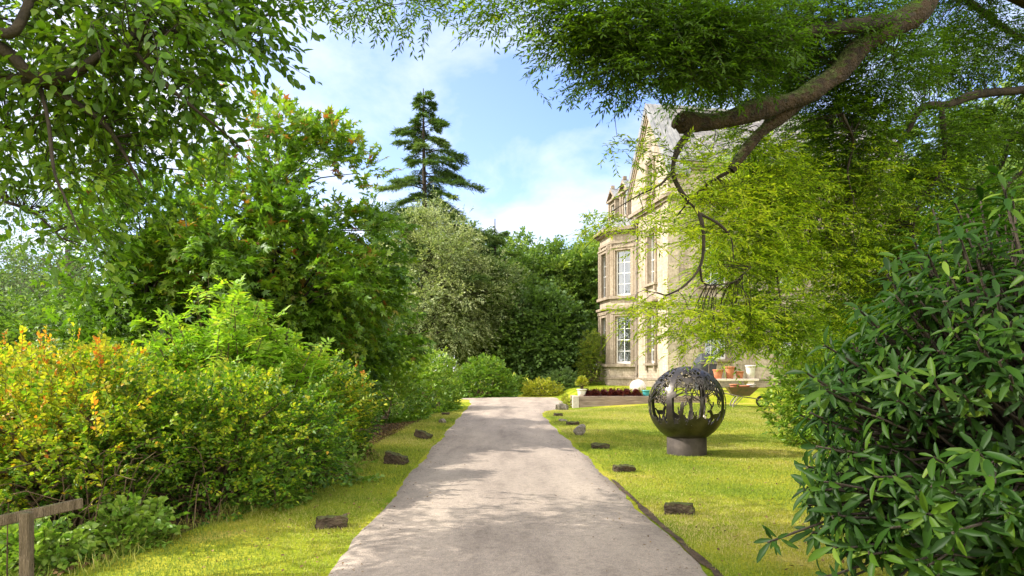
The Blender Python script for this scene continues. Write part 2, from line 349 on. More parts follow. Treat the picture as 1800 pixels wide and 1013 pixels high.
# ================================================================== box-and-wall builder
class MB:
    def __init__(s): s.V = []; s.F = []; s.U = []
    def face(s, pts):
        p = np.array(pts, float); i = len(s.V); s.V += [tuple(q) for q in p]; s.F.append(list(range(i, i + len(p))))
        n = np.zeros(3)
        for k in range(len(p)): n += np.cross(p[k] - p[0], p[(k + 1) % len(p)] - p[0])
        n = n / (np.linalg.norm(n) + 1e-12)
        h = np.array([n[1], -n[0], 0.0]); l = np.linalg.norm(h)
        if l < .02: s.U += [(q[0], q[1]) for q in p]
        else:
            h = h / l; w = np.cross(h, n); w = w if w[2] > 0 else -w
            s.U += [(q @ h, q @ w) for q in p]
    def box(s, a, b):
        x0, y0, z0 = np.minimum(a, b); x1, y1, z1 = np.maximum(a, b)
        c = [(x0, y0, z0), (x1, y0, z0), (x1, y1, z0), (x0, y1, z0), (x0, y0, z1), (x1, y0, z1), (x1, y1, z1), (x0, y1, z1)]
        for f in ((3, 2, 1, 0), (4, 5, 6, 7), (0, 1, 5, 4), (1, 2, 6, 5), (2, 3, 7, 6), (3, 0, 4, 7)): s.face([c[k] for k in f])
    def fbox(s, fr, u0, u1, v0, v1, w0, w1):
        """box in a wall frame: u along the wall, v up, w out of the wall"""
        o, u, n = fr
        q = lambda a, b, c: o + u * a + n * c + np.array([0, 0, b])
        c = [q(u0, v0, w0), q(u1, v0, w0), q(u1, v0, w1), q(u0, v0, w1), q(u0, v1, w0), q(u1, v1, w0), q(u1, v1, w1), q(u0, v1, w1)]
        if np.cross(u, n)[2] < 0:
            fs = ((0, 1, 2, 3), (7, 6, 5, 4), (4, 5, 1, 0), (5, 6, 2, 1), (6, 7, 3, 2), (7, 4, 0, 3))
        else:
            fs = ((3, 2, 1, 0), (4, 5, 6, 7), (0, 1, 5, 4), (1, 2, 6, 5), (2, 3, 7, 6), (3, 0, 4, 7))
        for f in fs: s.face([c[k] for k in f])
    def wall(s, fr, U0, U1, V0, V1, openings, depth=.28):
        o, u, n = fr
        us = sorted({U0, U1, *[x for a in openings for x in a[:2]]}); vs = sorted({V0, V1, *[x for a in openings for x in a[2:]]})
        q = lambda a, b, c=0: o + u * a + n * c + np.array([0, 0, b])
        for a, b in zip(us[:-1], us[1:]):
            for c, d in zip(vs[:-1], vs[1:]):
                if any(p[0] <= a and b <= p[1] and p[2] <= c and d <= p[3] for p in openings): continue
                s.face([q(a, c), q(b, c), q(b, d), q(a, d)])
        for a, b, c, d in openings:
            s.face([q(a, c), q(a, d), q(a, d, -depth), q(a, c, -depth)]); s.face([q(b, c), q(b, d), q(b, d, -depth), q(b, c, -depth)])
            s.face([q(a, c), q(b, c), q(b, c, -depth), q(a, c, -depth)]); s.face([q(a, d), q(b, d), q(b, d, -depth), q(a, d, -depth)])
    def slab(s, poly, z0, z1):
        p = [np.array(q, float) for q in poly]; n = len(p)
        s.face([(*q, z1) for q in p]); s.face([(*q, z0) for q in p[::-1]])
        for k in range(n):
            a, b = p[k], p[(k + 1) % n]; s.face([(*a, z0), (*b, z0), (*b, z1), (*a, z1)])
    def loft(s, poly0, z0, poly1, z1, cap=True):
        n = len(poly0)
        for k in range(n):
            a, b, c, d = poly0[k], poly0[(k + 1) % n], poly1[(k + 1) % n], poly1[k]
            s.face([(*a, z0), (*b, z0), (*c, z1), (*d, z1)])
        if cap: s.face([(*q, z1) for q in poly1])
    def build(s, name, mat, parent=None, bevel=0.0):
        me = bpy.data.meshes.new(name); me.from_pydata(s.V, [], s.F); me.update()
        l = me.uv_layers.new(name='UVMap')
        li = np.zeros(len(me.loops), np.int32); me.loops.foreach_get('vertex_index', li)
        l.data.foreach_set('uv', np.array(s.U, np.float32)[li].ravel())
        me.materials.append(mat)
        o = bpy.data.objects.new(name, me); C.objects.link(o)
        if parent is not None: o.parent = parent
        if bevel:
            import bmesh
            bm = bmesh.new(); bm.from_mesh(me); bmesh.ops.remove_doubles(bm, verts=bm.verts, dist=1e-5)
            bmesh.ops.bevel(bm, geom=bm.edges, offset=bevel, segments=1, affect='EDGES'); bm.to_mesh(me); bm.free()
        return o
def offset_line(pts, d):
    """offset an open polyline to its left by d"""
    p = [np.array(q, float) for q in pts]; out = []
    for k in range(len(p)):
        ns = []
        for a, b in ((k - 1, k), (k, k + 1)):
            if a >= 0 and b < len(p):
                t = p[b] - p[a]; t = t / np.linalg.norm(t); ns.append(np.array([-t[1], t[0]]))
        n = sum(ns); n = n / np.linalg.norm(n); n = n / (n @ ns[0]); out.append(p[k] + n * d)
    return out

# ================================================================== the house
def stone_mat(name, tint, row=.30, width=.72, dirt=.85):
    m, nt, b = newmat(name); L = nt.links
    uv = node(nt, 'ShaderNodeUVMap'); br = node(nt, 'ShaderNodeTexBrick', offset=.5)
    for k, v in dict(Scale=1.0).items(): br.inputs[k].default_value = v
    br.inputs['Brick Width'].default_value = width; br.inputs['Row Height'].default_value = row; br.inputs['Mortar Size'].default_value = .006; br.inputs['Bias'].default_value = 0
    br.inputs['Color1'].default_value = (.78, .77, .75, 1); br.inputs['Color2'].default_value = (1.14, 1.10, 1.04, 1); br.inputs['Mortar'].default_value = (.52, .48, .44, 1)
    L.new(uv.outputs[0], br.inputs['Vector'])
    tc = node(nt, 'ShaderNodeTexCoord')
    mp = node(nt, 'ShaderNodeMapping'); mp.inputs['Scale'].default_value = (1.4, 1.4, .22); L.new(tc.outputs['Object'], mp.inputs[0])
    n1 = node(nt, 'ShaderNodeTexNoise', i_Scale=1.1, i_Detail=7, i_Roughness=.65); L.new(mp.outputs[0], n1.inputs['Vector'])
    r1 = ramp(nt, [(.30, tuple(x * (1 - dirt * .55) * y for x, y in zip(tint, (1, .95, .88)))), (.52, tint), (.75, tuple(min(1, x * 1.12) for x in tint))]); L.new(n1.outputs['Fac'], r1.inputs[0])
    a = node(nt, 'ShaderNodeMix', data_type='RGBA', blend_type='MULTIPLY'); a.inputs[0].default_value = .85
    L.new(r1.outputs[0], a.inputs[6]); L.new(br.outputs['Color'], a.inputs[7])
    n2 = node(nt, 'ShaderNodeTexNoise', i_Scale=9, i_Detail=6); L.new(tc.outputs['Object'], n2.inputs['Vector'])
    r2 = ramp(nt, [(.35, (.70, .67, .62)), (.6, (1.05, 1.05, 1.05))]); L.new(n2.outputs['Fac'], r2.inputs[0])
    c = node(nt, 'ShaderNodeMix', data_type='RGBA', blend_type='MULTIPLY'); c.inputs[0].default_value = .8
    L.new(a.outputs[2], c.inputs[6]); L.new(r2.outputs[0], c.inputs[7]); L.new(c.outputs[2], b.inputs['Base Color'])
    b.inputs['Roughness'].default_value = .9; b.inputs['Specular IOR Level'].default_value = .2
    bp = node(nt, 'ShaderNodeBump', i_Strength=.5, i_Distance=.02); L.new(br.outputs['Fac'], bp.inputs['Height']); bp.invert = True; L.new(bp.outputs[0], b.inputs['Normal'])
    return m
def slate_mat():
    m, nt, b = newmat('slate'); L = nt.links
    uv = node(nt, 'ShaderNodeUVMap'); br = node(nt, 'ShaderNodeTexBrick', offset=.5); br.inputs['Scale'].default_value = 1
    br.inputs['Brick Width'].default_value = .34; br.inputs['Row Height'].default_value = .22; br.inputs['Mortar Size'].default_value = .012; br.inputs['Mortar Smooth'].default_value = .2
    br.inputs['Color1'].default_value = (.15, .14, .145, 1); br.inputs['Color2'].default_value = (.27, .255, .25, 1); br.inputs['Mortar'].default_value = (.05, .047, .047, 1)
    L.new(uv.outputs[0], br.inputs['Vector'])
    tc = node(nt, 'ShaderNodeTexCoord'); n = node(nt, 'ShaderNodeTexNoise', i_Scale=1.6, i_Detail=7); L.new(tc.outputs['Object'], n.inputs['Vector'])
    r = ramp(nt, [(.3, (.75, .75, .72)), (.7, (1.2, 1.17, 1.1))]); L.new(n.outputs['Fac'], r.inputs[0])
    a = node(nt, 'ShaderNodeMix', data_type='RGBA', blend_type='MULTIPLY'); a.inputs[0].default_value = 1
    L.new(br.outputs['Color'], a.inputs[6]); L.new(r.outputs[0], a.inputs[7]); L.new(a.outputs[2], b.inputs['Base Color'])
    b.inputs['Roughness'].default_value = .55
    bp = node(nt, 'ShaderNodeBump', i_Strength=.8, i_Distance=.03); L.new(br.outputs['Fac'], bp.inputs['Height']); bp.invert = True; L.new(bp.outputs[0], b.inputs['Normal'])
    return m
def glass_mat():
    m, nt, b = newmat('window_glass'); L = nt.links
    gl = node(nt, 'ShaderNodeBsdfGlossy'); gl.inputs['Roughness'].default_value = .02; gl.inputs['Color'].default_value = (.9, .95, 1, 1)
    tp = node(nt, 'ShaderNodeBsdfTransparent'); tp.inputs['Color'].default_value = (.75, .8, .8, 1)
    fr = node(nt, 'ShaderNodeFresnel', i_IOR=1.7); mx = node(nt, 'ShaderNodeMixShader')
    ma = node(nt, 'ShaderNodeMath', operation='ADD'); ma.inputs[1].default_value = .10; L.new(fr.outputs[0], ma.inputs[0])
    L.new(ma.outputs[0], mx.inputs[0]); L.new(tp.outputs[0], mx.inputs[1]); L.new(gl.outputs[0], mx.inputs[2])
    L.new(mx.outputs[0], nt.nodes['Material Output'].inputs['Surface']); return m
M['stone'] = stone_mat('ashlar_stone', (.43, .37, .295))
M['trim'] = stone_mat('dressed_stone', (.33, .275, .215), row=3, width=2.2, dirt=.7)
M['plinth'] = stone_mat('plinth_stone', (.34, .29, .22), row=.42, width=1.0, dirt=.6)
M['slate'] = slate_mat(); M['glass'] = glass_mat()
M['lead'] = rough_mat('lead_sheet', (.15, .15, .155), (.29, .285, .28), 3, .5, .2, stretch=(1, 1, .4))
M['white_paint'] = rough_mat('white_paint', (.66, .65, .61), (.80, .79, .75), 8, .5, .05)
M['curtain'] = rough_mat('curtain', (.34, .26, .20), (.50, .42, .34), 3, .9, .2, stretch=(14, 14, .3))
M['room'] = rough_mat('dark_panel', (.035, .03, .026), (.06, .05, .042), 2, .9, 0)
M['pipe'] = rough_mat('painted_iron', (.20, .17, .14), (.27, .22, .18), 5, .6, .1)

HA = 11.0
HC = np.array([8.25, 36.0, 0.0])
house = thing('stone_house', 'tall honey coloured stone house with slate gable and two storey bay window', 'house', HC, R(HA))
A = np.array
def win(fr, u0, u1, v0, v1, cols, rows, recess=.20, surround=.2, hood=False, curt=True, sill=True, pil=False):
    """sash window: frame and bars, with pane, curtains, stone surround and sill as its pieces"""
    o, u, n = fr
    f = MB(); t = .075; w0, w1 = -recess - .06, -recess
    f.fbox(fr, u0 + .003, u0 + t, v0 + .003, v1 - .003, w0, w1); f.fbox(fr, u1 - t, u1 - .003, v0 + .003, v1 - .003, w0, w1)
    f.fbox(fr, u0 + t, u1 - t, v0 + .003, v0 + t * 1.6, w0, w1); f.fbox(fr, u0 + t, u1 - t, v1 - t, v1 - .003, w0, w1)
    vm = (v0 + v1) / 2; f.fbox(fr, u0 + t, u1 - t, vm - .03, vm + .03, w0, w1 + .012)
    for k in range(1, cols):
        c = u0 + t + (u1 - u0 - 2 * t) * k / cols
        f.fbox(fr, c - .018, c + .018, v0 + t * 1.6, vm - .03, w0 + .01, w1 - .006); f.fbox(fr, c - .018, c + .018, vm + .03, v1 - t, w0 + .01, w1 - .006)
    for k in range(1, rows):
        if 2 * k == rows: continue
        c = v0 + t + (v1 - v0 - 2 * t) * k / rows; f.fbox(fr, u0 + t, u1 - t, c - .018, c + .018, w0 + .013, w1 - .009)
    wn = f.build('window', M['white_paint'], house)
    g = MB(); q = lambda a, b, c: o + u * a + n * c + A([0, 0, b])
    g.face([q(u0 + t, v0 + t, w0 + .03), q(u1 - t, v0 + t, w0 + .03), q(u1 - t, v1 - t, w0 + .03), q(u0 + t, v1 - t, w0 + .03)]); g.build('pane', M['glass'], wn)
    if curt:
        c = MB(); W = u1 - u0
        for a, b in ((u0 + .02, u0 + .26 * W), (u1 - .26 * W, u1 - .02)):
            m = 10; xs = np.linspace(a, b, m)
            for k in range(m - 1):
                z0 = -recess - .25 + .04 * math.sin(k * 2.1); z1 = -recess - .25 + .04 * math.sin((k + 1) * 2.1)
                c.face([q(xs[k], v0 + .02, z0), q(xs[k + 1], v0 + .02, z1), q(xs[k + 1], v1, z1), q(xs[k], v1, z0)])
        c.build('curtain', M['curtain'], wn)
    r = MB()   # dark panel behind the glass, the room's dimness put into its colour
    r.fbox(fr, u0 + .004, u1 - .004, v0 + .004, v1 - .004, -recess - .85, -recess - .80); r.build('room_back', M['room'], wn)
    s = MB(); S = surround
    if S:
        s.fbox(fr, u0 - S, u0, v0, v1 + S, 0.003, .07); s.fbox(fr, u1, u1 + S, v0, v1 + S, .003, .07); s.fbox(fr, u0, u1, v1, v1 + S, .003, .07)
        s.fbox(fr, u0 - S - .05, u0 - S + .05, v0, v1 + S, .003, .10); s.fbox(fr, u1 + S - .05, u1 + S + .05, v0, v1 + S, .003, .10)
        s.fbox(fr, u0 - S - .1, u1 + S + .1, v1 + S, v1 + S + .1, .003, .13)
        if hood:
            s.fbox(fr, u0 - S - .18, u1 + S + .18, v1 + S + .34, v1 + S + .44, .003, .32); s.fbox(fr, u0 - S, u1 + S, v1 + S + .1, v1 + S + .34, .003, .09)
            a0, a1 = u0 - S - .18, u1 + S + .18; zb = v1 + S + .44; zt = zb + .34; am = (a0 + a1) / 2
            for w in (.30,): s.face([q(a0, zb, w), q(a1, zb, w), q(am, zt, w)])
            s.face([q(a0, zb, .30), q(am, zt, .30), q(am, zt, 0), q(a0, zb, 0)]); s.face([q(am, zt, .30), q(a1, zb, .30), q(a1, zb, 0), q(am, zt, 0)])
        s.build('surround', M['trim'], wn)
    if sill:
        s = MB(); s.fbox(fr, u0 - S - .12, u1 + S + .12, v0 - .13, v0 - .003, -.19, .20)
        if hood or pil:
            for c in (u0 - S * .5, u1 + S * .5): s.fbox(fr, c - .09, c + .09, v0 - .42, v0 - .13, .003, .14)
        s.build('sill', M['trim'], wn)
    return (u0, u1, v0, v1)
GW, EAV, RID, WEA, WL = 5.4, 12.5, 16.25, 10.75, 9.5
fac = (A([0, 0, 0.]), A([0, 1., 0]), A([-1., 0, 0])); fro = (A([0, 0, 0.]), A([1., 0, 0]), A([0, -1., 0]))
c45 = math.sqrt(.5); BL = 1.74; B0 = 4.55; BF = 1.9
bay = [A([0, B0]), A([-BL * c45, B0 + BL * c45]), A([-BL * c45, B0 + BL * c45 + BF]), A([0, B0 + 2 * BL * c45 + BF])]
cnt = (A([*bay[0], 0.]), A([-c45, c45, 0]), A([-c45, -c45, 0])); bfr = (A([*bay[1], 0.]), A([0, 1., 0]), A([-1., 0, 0])); cn2 = (A([*bay[2], 0.]), A([c45, c45, 0]), A([-c45, c45, 0]))
GF, FF = (1.9, 4.75), (5.98, 8.72)
fo = [win(fac, 1.75, 2.75, *GF, 2, 4, hood=True), win(fac, 1.75, 2.75, 6.35, 9.1, 2, 4, pil=True), win(fac, 2.0, 2.75, 11.35, 13.05, 2, 2, surround=.15, pil=True)]
ro = [win(fro, 2.05, 3.35, 2.1, 4.65, 3, 4), win(fro, 2.05, 3.35, 6.0, 8.72, 3, 4), win(fro, 6.4, 7.7, 2.1, 4.65, 3, 4), win(fro, 6.4, 7.7, 6.0, 8.72, 3, 4), win(fro, 10.6, 11.9, 2.1, 4.65, 3, 4), win(fro, 10.6, 11.9, 6.0, 8.72, 3, 4)]
co = [win(cnt, .36, 1.38, *GF, 2, 4, surround=.14, sill=False), win(cnt, .36, 1.38, *FF, 2, 4, surround=.14, sill=False)]
bo = [win(bfr, .55, 1.75, *GF, 2, 4, surround=.16, sill=False), win(bfr, .55, 1.75, *FF, 2, 4, surround=.16, sill=False)]
w = MB(); Z0 = -.3
w.wall(fac, 0, GW, Z0, EAV, [x for x in fo if x[3] < 12], .34)
# the gable triangle, with its little window
gz = lambda y: EAV + (RID - EAV) * (1 - abs(y - GW / 2) / (GW / 2))
def fq(y, z): return (0, y, z)
u0, u1, v0, v1 = fo[2]
w.V  # gable built as strips round the opening
w.V
w2 = MB()
for a, b, lo, hi in ((0, u0, None, None), (u1, GW, None, None)):
    if b <= GW / 2: w2.face([fq(a, EAV), fq(b, EAV), fq(b, gz(b))] if a == 0 else [])
    else:
        pts = [fq(a, EAV), fq(b, EAV)]
        pts += [fq(a, gz(a))]; w2.face(pts)
pk = [fq(u0, v1), fq(u1, v1), fq(u1, gz(u1))] + ([fq(GW / 2, RID)] if u0 < GW / 2 < u1 else []) + [fq(u0, gz(u0))]; w2.face(pk)
# the opening starts below the eaves line, so cut the main wall there too
w = MB(); w.wall(fac, 0, GW, Z0, EAV, [x for x in fo if x[3] < 12] + [(u0, u1, v0, EAV)], .34)
for f in w2.F: w.face([w2.V[k] for k in f])
for a in (u0, u1): w.face([fq(a, EAV), fq(a, v1), (.34, a, v1), (.34, a, EAV)])
w.face([fq(u0, v1), fq(u1, v1), (.34, u1, v1), (.34, u0, v1)])
w.wall(fro, 0, 15, Z0, EAV, ro, .34)
w.wall((A([0, GW, 0.]), A([0, 1., 0]), A([-1., 0, 0])), 0, WL - GW, Z0, WEA, [], .3)
w.wall(cnt, 0, BL, Z0, 9.95, co, .34); w.wall(bfr, 0, BF, Z0, 9.95, bo, .34); w.wall(cn2, 0, BL, Z0, 9.95, [], .3)
w.face([(15, 0, Z0), (15, WL, Z0), (15, WL, WEA), (15, 0, WEA)]); w.face([(0, WL, Z0), (15, WL, Z0), (15, WL, WEA), (0, WL, WEA)])
w.face([(15, 0, WEA), (15, GW, WEA), (15, GW, EAV), (15, GW / 2, RID), (15, 0, EAV)])
w.face([(0, GW, WEA), (15, GW, WEA), (15, GW, EAV), (0, GW, EAV)])
w.face([(0, WL, WEA), (9, WL, WEA), (4.5, WL, 14.6)])
w.build('wall', M['stone'], house)
# quoin strip, plinth and string courses
q = MB(); q.fbox(fac, -.06, .62, .95, EAV - .3, .003, .055); q.fbox(fro, -.055, .55, .95, EAV - .3, .003, .055); q.build('quoin', stone_mat('quoin_stone', (.50, .43, .335), row=.36, width=3, dirt=.35), house)
def course(name, z0, z1, out, mat='trim', bayonly=False, front=True):
    s = MB(); p0 = [b for b in bay]; p1 = offset_line(bay, out)
    inner = offset_line(bay, -.05)
    for k in range(3):
        s.slab([inner[k], inner[k + 1], p1[k + 1], p1[k]], z0, z1)
    if not bayonly:
        s.fbox(fac, -out, B0 - .09, z0 + .003, z1 - .003, -.05, out)
        if front: s.fbox(fro, .05, 15, z0 + .006, z1 - .006, -.05, out - .003)
    return s.build(name, M[mat], house)
course('plinth', Z0, .95, .12, 'plinth'); course('plinth_moulding', .95, 1.07, .16)
course('sill_course', 1.70, 1.88, .20, bayonly=True); course('string_course', 5.0, 5.16, .14, bayonly=True); course('string_course', 5.16, 5.30, .24, bayonly=True)
course('sill_course', 5.80, 5.96, .20, bayonly=True)
course('frieze', 9.15, 9.28, .08, bayonly=True)
course('cornice', 9.72, 9.86, .22, bayonly=True); course('cornice', 9.86, 10.06, .42, bayonly=True)
s = MB(); s.fbox(fac, -.30, GW, 10.45, 10.60, -.05, .16); s.fbox(fac, -.38, GW, 10.60, 10.78, -.05, .30); s.fbox(fro, .05, 15, 10.46, 10.59, -.05, .155); s.fbox(fro, .05, 15, 10.61, 10.77, -.05, .295); s.build('cornice', M['trim'], house)
s = MB(); s.fbox((A([0, GW, 0.]), A([0, 1., 0]), A([-1., 0, 0])), .02, WL - GW + .1, WEA - .25, WEA + .04, -.05, .34); s.build('eaves_cornice', M['trim'], house)
s = MB(); s.fbox(fro, .4, 15.2, EAV - .34, EAV - .12, -.05, .16); s.fbox(fro, .4, 15.2, EAV - .12, EAV + .02, -.05, .30); s.build('eaves_cornice', M['trim'], house)
s = MB(); s.fbox(fro, .5, 15.2, EAV + .02, EAV + .14, .14, .42); s.build('gutter', M['lead'], house)
# pilasters between the bay windows
s = MB()
for fr, us in ((cnt, (.02, BL - .17)), (bfr, (.02, .28, BF - .43, BF - .17)), (cn2, (.02, BL - .17))):
    for a in us:
        for z0, z1 in ((1.90, 4.98), (5.98, 9.13)): s.fbox(fr, a, a + .15, z0, z1, .003, .085)
s.build('pilaster', M['trim'], house)
# bay roof
s = MB(); p1 = offset_line(bay, .36); p2 = offset_line(bay, -.35)
s.loft([p1[0], p1[1], p1[2], p1[3]], 10.065, [p2[0] + A([.3, 0]), p2[1], p2[2], p2[3] + A([.3, 0])], 10.75); s.build('bay_roof', M['lead'], house)
# roofs
s = MB(); ov = .32; sl = (RID - EAV) / (GW / 2); x0 = 1.05
s.face([(x0, -ov, EAV - ov * sl + .22), (15.3, -ov, EAV - ov * sl + .22), (15.3, GW / 2, RID + .22), (x0, GW / 2, RID + .22)])
s.face([(x0, GW / 2, RID + .22), (15.3, GW / 2, RID + .22), (15.3, GW, EAV + .22), (x0, GW, EAV + .22)])
s.face([(-.3, GW, WEA), (-.3, WL + .3, WEA), (4.5, WL + .3, 14.7), (4.5, GW, 14.7)]); s.face([(4.5, GW, 14.7), (4.5, WL + .3, 14.7), (15.3, WL + .3, WEA - 4), (15.3, GW, WEA - 4)])
rf = s.build('roof', M['slate'], house)
s = MB(); s.box((x0, GW / 2 - .12, RID + .19), (15.3, GW / 2 + .12, RID + .34)); s.build('ridge', M['lead'], rf)
# raised coping of lead-dressed stone along both rakes of the gable
s = MB(); t = .34
for a, b in (((-ov - .12), GW / 2), (GW + .42, GW / 2)):
    za = EAV - (ov + .12) * sl if a < 0 else EAV - .42 * sl
    p = lambda x, y, z: (x, y, z)
    for xa, xb, up in ((-.20, x0 + .02, t),):
        s.face([p(xa, a, za + up), p(xb, a, za + up), p(xb, b, RID + up), p(xa, b, RID + up)])
        s.face([p(xa, a, za + up), p(xa, b, RID + up), p(xa, b, RID - .12), p(xa, a, za - .12)])
        s.face([p(xb, a, za + up), p(xb, b, RID + up), p(xb, b, RID + .1), p(xb, a, za + .1)])
        s.face([p(xa, a, za + up), p(xb, a, za + up), p(xb, a, za - .12), p(xa, a, za - .12)])
        s.face([p(xa, a, za - .12), p(xa, b, RID - .12), p(0.02, b, RID - .12), p(0.02, a, za - .12)])
cp = s.build('gable_coping', M['lead'], house)
s = MB()   # rolled seams across the coping
for a, b in (((-ov - .12), GW / 2), (GW + .42, GW / 2)):
    za = EAV - (ov + .12) * sl if a < 0 else EAV - .42 * sl
    for x in (-.185, .1, .4, .7, 1.03):
        n = A([0, -sl if a < 0 else sl, 1.]); n = n / np.linalg.norm(n) * .035
        s.face([(x - .02, a, za + t), (x + .02, a, za + t), A((x + .02, b, RID + t)), A((x - .02, b, RID + t))])
        for dx in (-.02, .02):
            s.face([A((x + dx, a, za + t)), A((x + dx, b, RID + t)), A((x + dx, b, RID + t)) + n, A((x + dx, a, za + t)) + n])
        s.face([A((x - .02, a, za + t)) + n, A((x + .02, a, za + t)) + n, A((x + .02, b, RID + t)) + n, A((x - .02, b, RID + t)) + n])
s.build('seam', M['lead'], cp)
s = MB()   # moulded stone rake under the coping
for a, b in (((-ov), GW / 2), (GW + .30, GW / 2)):
    za = EAV - ov * sl if a < 0 else EAV - .30 * sl
    for xa, d0, d1 in ((-.14, -.12, -.30), (-.07, -.30, -.52)):
        s.face([(xa, a, za + d0), (xa, b, RID + d0), (xa, b, RID + d1), (xa, a, za + d1)]); s.face([(xa, a, za + d1), (xa, b, RID + d1), (-.0, b, RID + d1), (-.0, a, za + d1)])
s.build('rake_moulding', M['trim'], house)
# dormers with stone pediments
for yc in (6.25, 8.45):
    hw, zb, zt, zp = .68, WEA - .02, 12.45, 13.15
    fr = (A([-.10, yc, 0.]), A([0, 1., 0]), A([-1., 0, 0]))
    s = MB(); op = (-.38, .38, zb + .35, zt - .22)
    s.wall(fr, -hw, hw, zb, zt, [op], .2)
    for y in (yc - hw, yc + hw): s.face([(-.10, y, zb), (2.6, y, zb), (2.6, y, zt), (-.10, y, zt)])
    s.face([(-.10, yc - hw, zt), (-.10, yc + hw, zt), (-.10, yc, zp - .08)])
    d = s.build('dormer', M['stone'], house)
    s = MB()
    s.fbox(fr, -hw - .14, hw + .14, zt - .02, zt + .10, -.3, .18)
    for sg in (-1, 1):
        a, b = (sg * (hw + .16), zt + .08), (0, zp + .1); qq = lambda u_, v_, w_: fr[0] + fr[1] * u_ + fr[2] * w_ + A([0, 0, v_])
        s.face([qq(*a, .2), qq(*b, .2), qq(b[0], b[1] - .2, .2), qq(a[0] * .86, a[1], .2)]); s.face([qq(*a, .2), qq(*b, .2), qq(*b, -.2), qq(*a, -.2)])
    s.fbox(fr, -.09, .09, zp + .08, zp + .30, -.1, .12)
    s.fbox(fr, -hw - .02, -hw + .16, zb + .1, zt - .02, .003, .09); s.fbox(fr, hw - .16, hw + .02, zb + .1, zt - .02, .003, .09); s.fbox(fr, -hw - .08, hw + .08, zb, zb + .16, .003, .14)
    s.build('pediment', M['trim'], d)
    s = MB(); 
    for sg in (-1, 1): s.face([(-.3, yc + sg * (hw + .15), zt + .10), (2.8, yc + sg * (hw + .15), zt + .10), (2.8, yc, zp + .12), (-.3, yc, zp + .12)])
    s.build('dormer_roof', M['lead'], d)
    s = MB(); a, b, c, e = op
    for x in ((a + .003, a + .06), (b - .06, b - .003), (-.02, .02)): s.fbox(fr, *x, c + .003, e - .003, -.18, -.12)
    s.fbox(fr, a + .06, -.02, (c + e) / 2 - .03, (c + e) / 2 + .03, -.18, -.12); s.fbox(fr, .02, b - .06, (c + e) / 2 - .03, (c + e) / 2 + .03, -.18, -.12)
    s.build('sash', M['white_paint'], d)
    s = MB(); s.fbox(fr, a, b, c, e, -.21, -.19); s.build('pane', rough_mat('dark_glass', (.02, .022, .025), (.03, .032, .035), 2, .06, 0), d)
# rainwater pipe in the angle of the bay, with hopper
sp = Soup(); x, y = -.09, B0 - .22
sp.tube([(x, y, .2), (x, y, 10.2)], .055, 8)
for z in (1.2, 3.2, 5.2, 7.2, 9.2): sp.tube([(x, y, z), (x, y, z + .12)], .075, 8, cap=True)
sp.tube([(x, y, 10.1), (x, y, 10.25), (x, y, 10.5)], [.06, .16, .17], 8, cap=True)
me_o = sp.build('drainpipe', M['pipe'], None, True); me_o.parent = house

# ================================================================== terrace things
def lathe(prof, k=28):
    """prof: (r,z) rows -> V,F"""
    p = np.array(prof, float); a = np.arange(k) / k * 2 * np.pi
    V = np.stack([p[:, None, 0] * np.cos(a), p[:, None, 0] * np.sin(a), np.repeat(p[:, 1:2], k, 1)], -1).reshape(-1, 3)
    i = np.arange(len(p) - 1)[:, None] * k; j = np.arange(k)[None]; j2 = (j + 1) % k
    return V, np.stack([i + j, i + j2, i + k + j2, i + k + j], -1).reshape(-1, 4)
M['terracotta'] = rough_mat('terracotta', (.34, .12, .055), (.50, .21, .11), 9, .85, .2)
M['pale_pot'] = rough_mat('pale_glaze', (.52, .47, .42), (.66, .61, .55), 7, .45, .1)
M['teal'] = rough_mat('turquoise_glaze', (.04, .24, .26), (.08, .36, .37), 6, .3, .05)
M['ball'] = rough_mat('pale_stone_ball', (.62, .50, .42), (.78, .68, .60), 4, .8, .15)
M['sleeper'] = rough_mat('weathered_sleeper', (.13, .095, .075), (.27, .20, .16), 5, .9, .7, stretch=(.35, .35, 4), c3=(.36, .29, .235))
M['end_grain'] = rough_mat('pale_end_grain', (.42, .36, .30), (.60, .53, .46), 9, .9, .5)
M['earth'] = soil_mat()
def pot(name, label, loc, h, r0, r1, mat, group=None, rim=.02):
    t = thing(name, label, 'plant pot', loc, 0, group)
    V, F = lathe([(.001, 0), (r0, 0), (r0 + (r1 - r0) * .5, h * .5), (r1, h * .86)]); mesh_np('body', V + A(loc), [F], mat, t, smooth=True)
    V, F = lathe([(r1, h * .86), (r1 + rim, h * .86), (r1 + rim * 1.2, h), (r1 - rim, h), (r1 - rim * 1.3, h * .82), (.001, h * .82)]); mesh_np('rim', V + A(loc), [F], mat, t, smooth=False)
    return t
def plant(name, label, cat, loc, seed, n, rad, hgt, mat, kind='oval', ll=.09, lw=.05, stem_h=0, group=None, m=5, L=.2, v0=.5, ang=60, flat=.5):
    """small bushy plant: stems and foliage"""
    rng = np.random.default_rng(seed); t = thing(name, label, cat, loc, 0, group)
    wd, fo_ = Soup(), Soup(); u = rdir(rng, n); u[:, 2] = np.abs(u[:, 2]); rr = rng.uniform(.35, 1, (n, 1)) ** .6
    base = A(loc) + A([0, 0, stem_h]); p = base + u * rr * A([rad, rad, hgt])
    d = u + A([0, 0, .35]); sprays(rng, fo_, wd, p, d, m, L, ll, lw, kind, np.clip(v0 + rng.normal(0, .18, n), 0, 1), ang=ang, flat=flat)
    wd.sticks(np.tile(A(loc) + A([0, 0, -.02]), (n // 4, 1)) + rng.normal(0, .02, (n // 4, 3)), p[:n // 4], .008, .003)
    if stem_h: wd.tube([A(loc), base], .02, 6)
    wd.build('stem', M['stem'], t); fo_.build('foliage', mat, t); return t
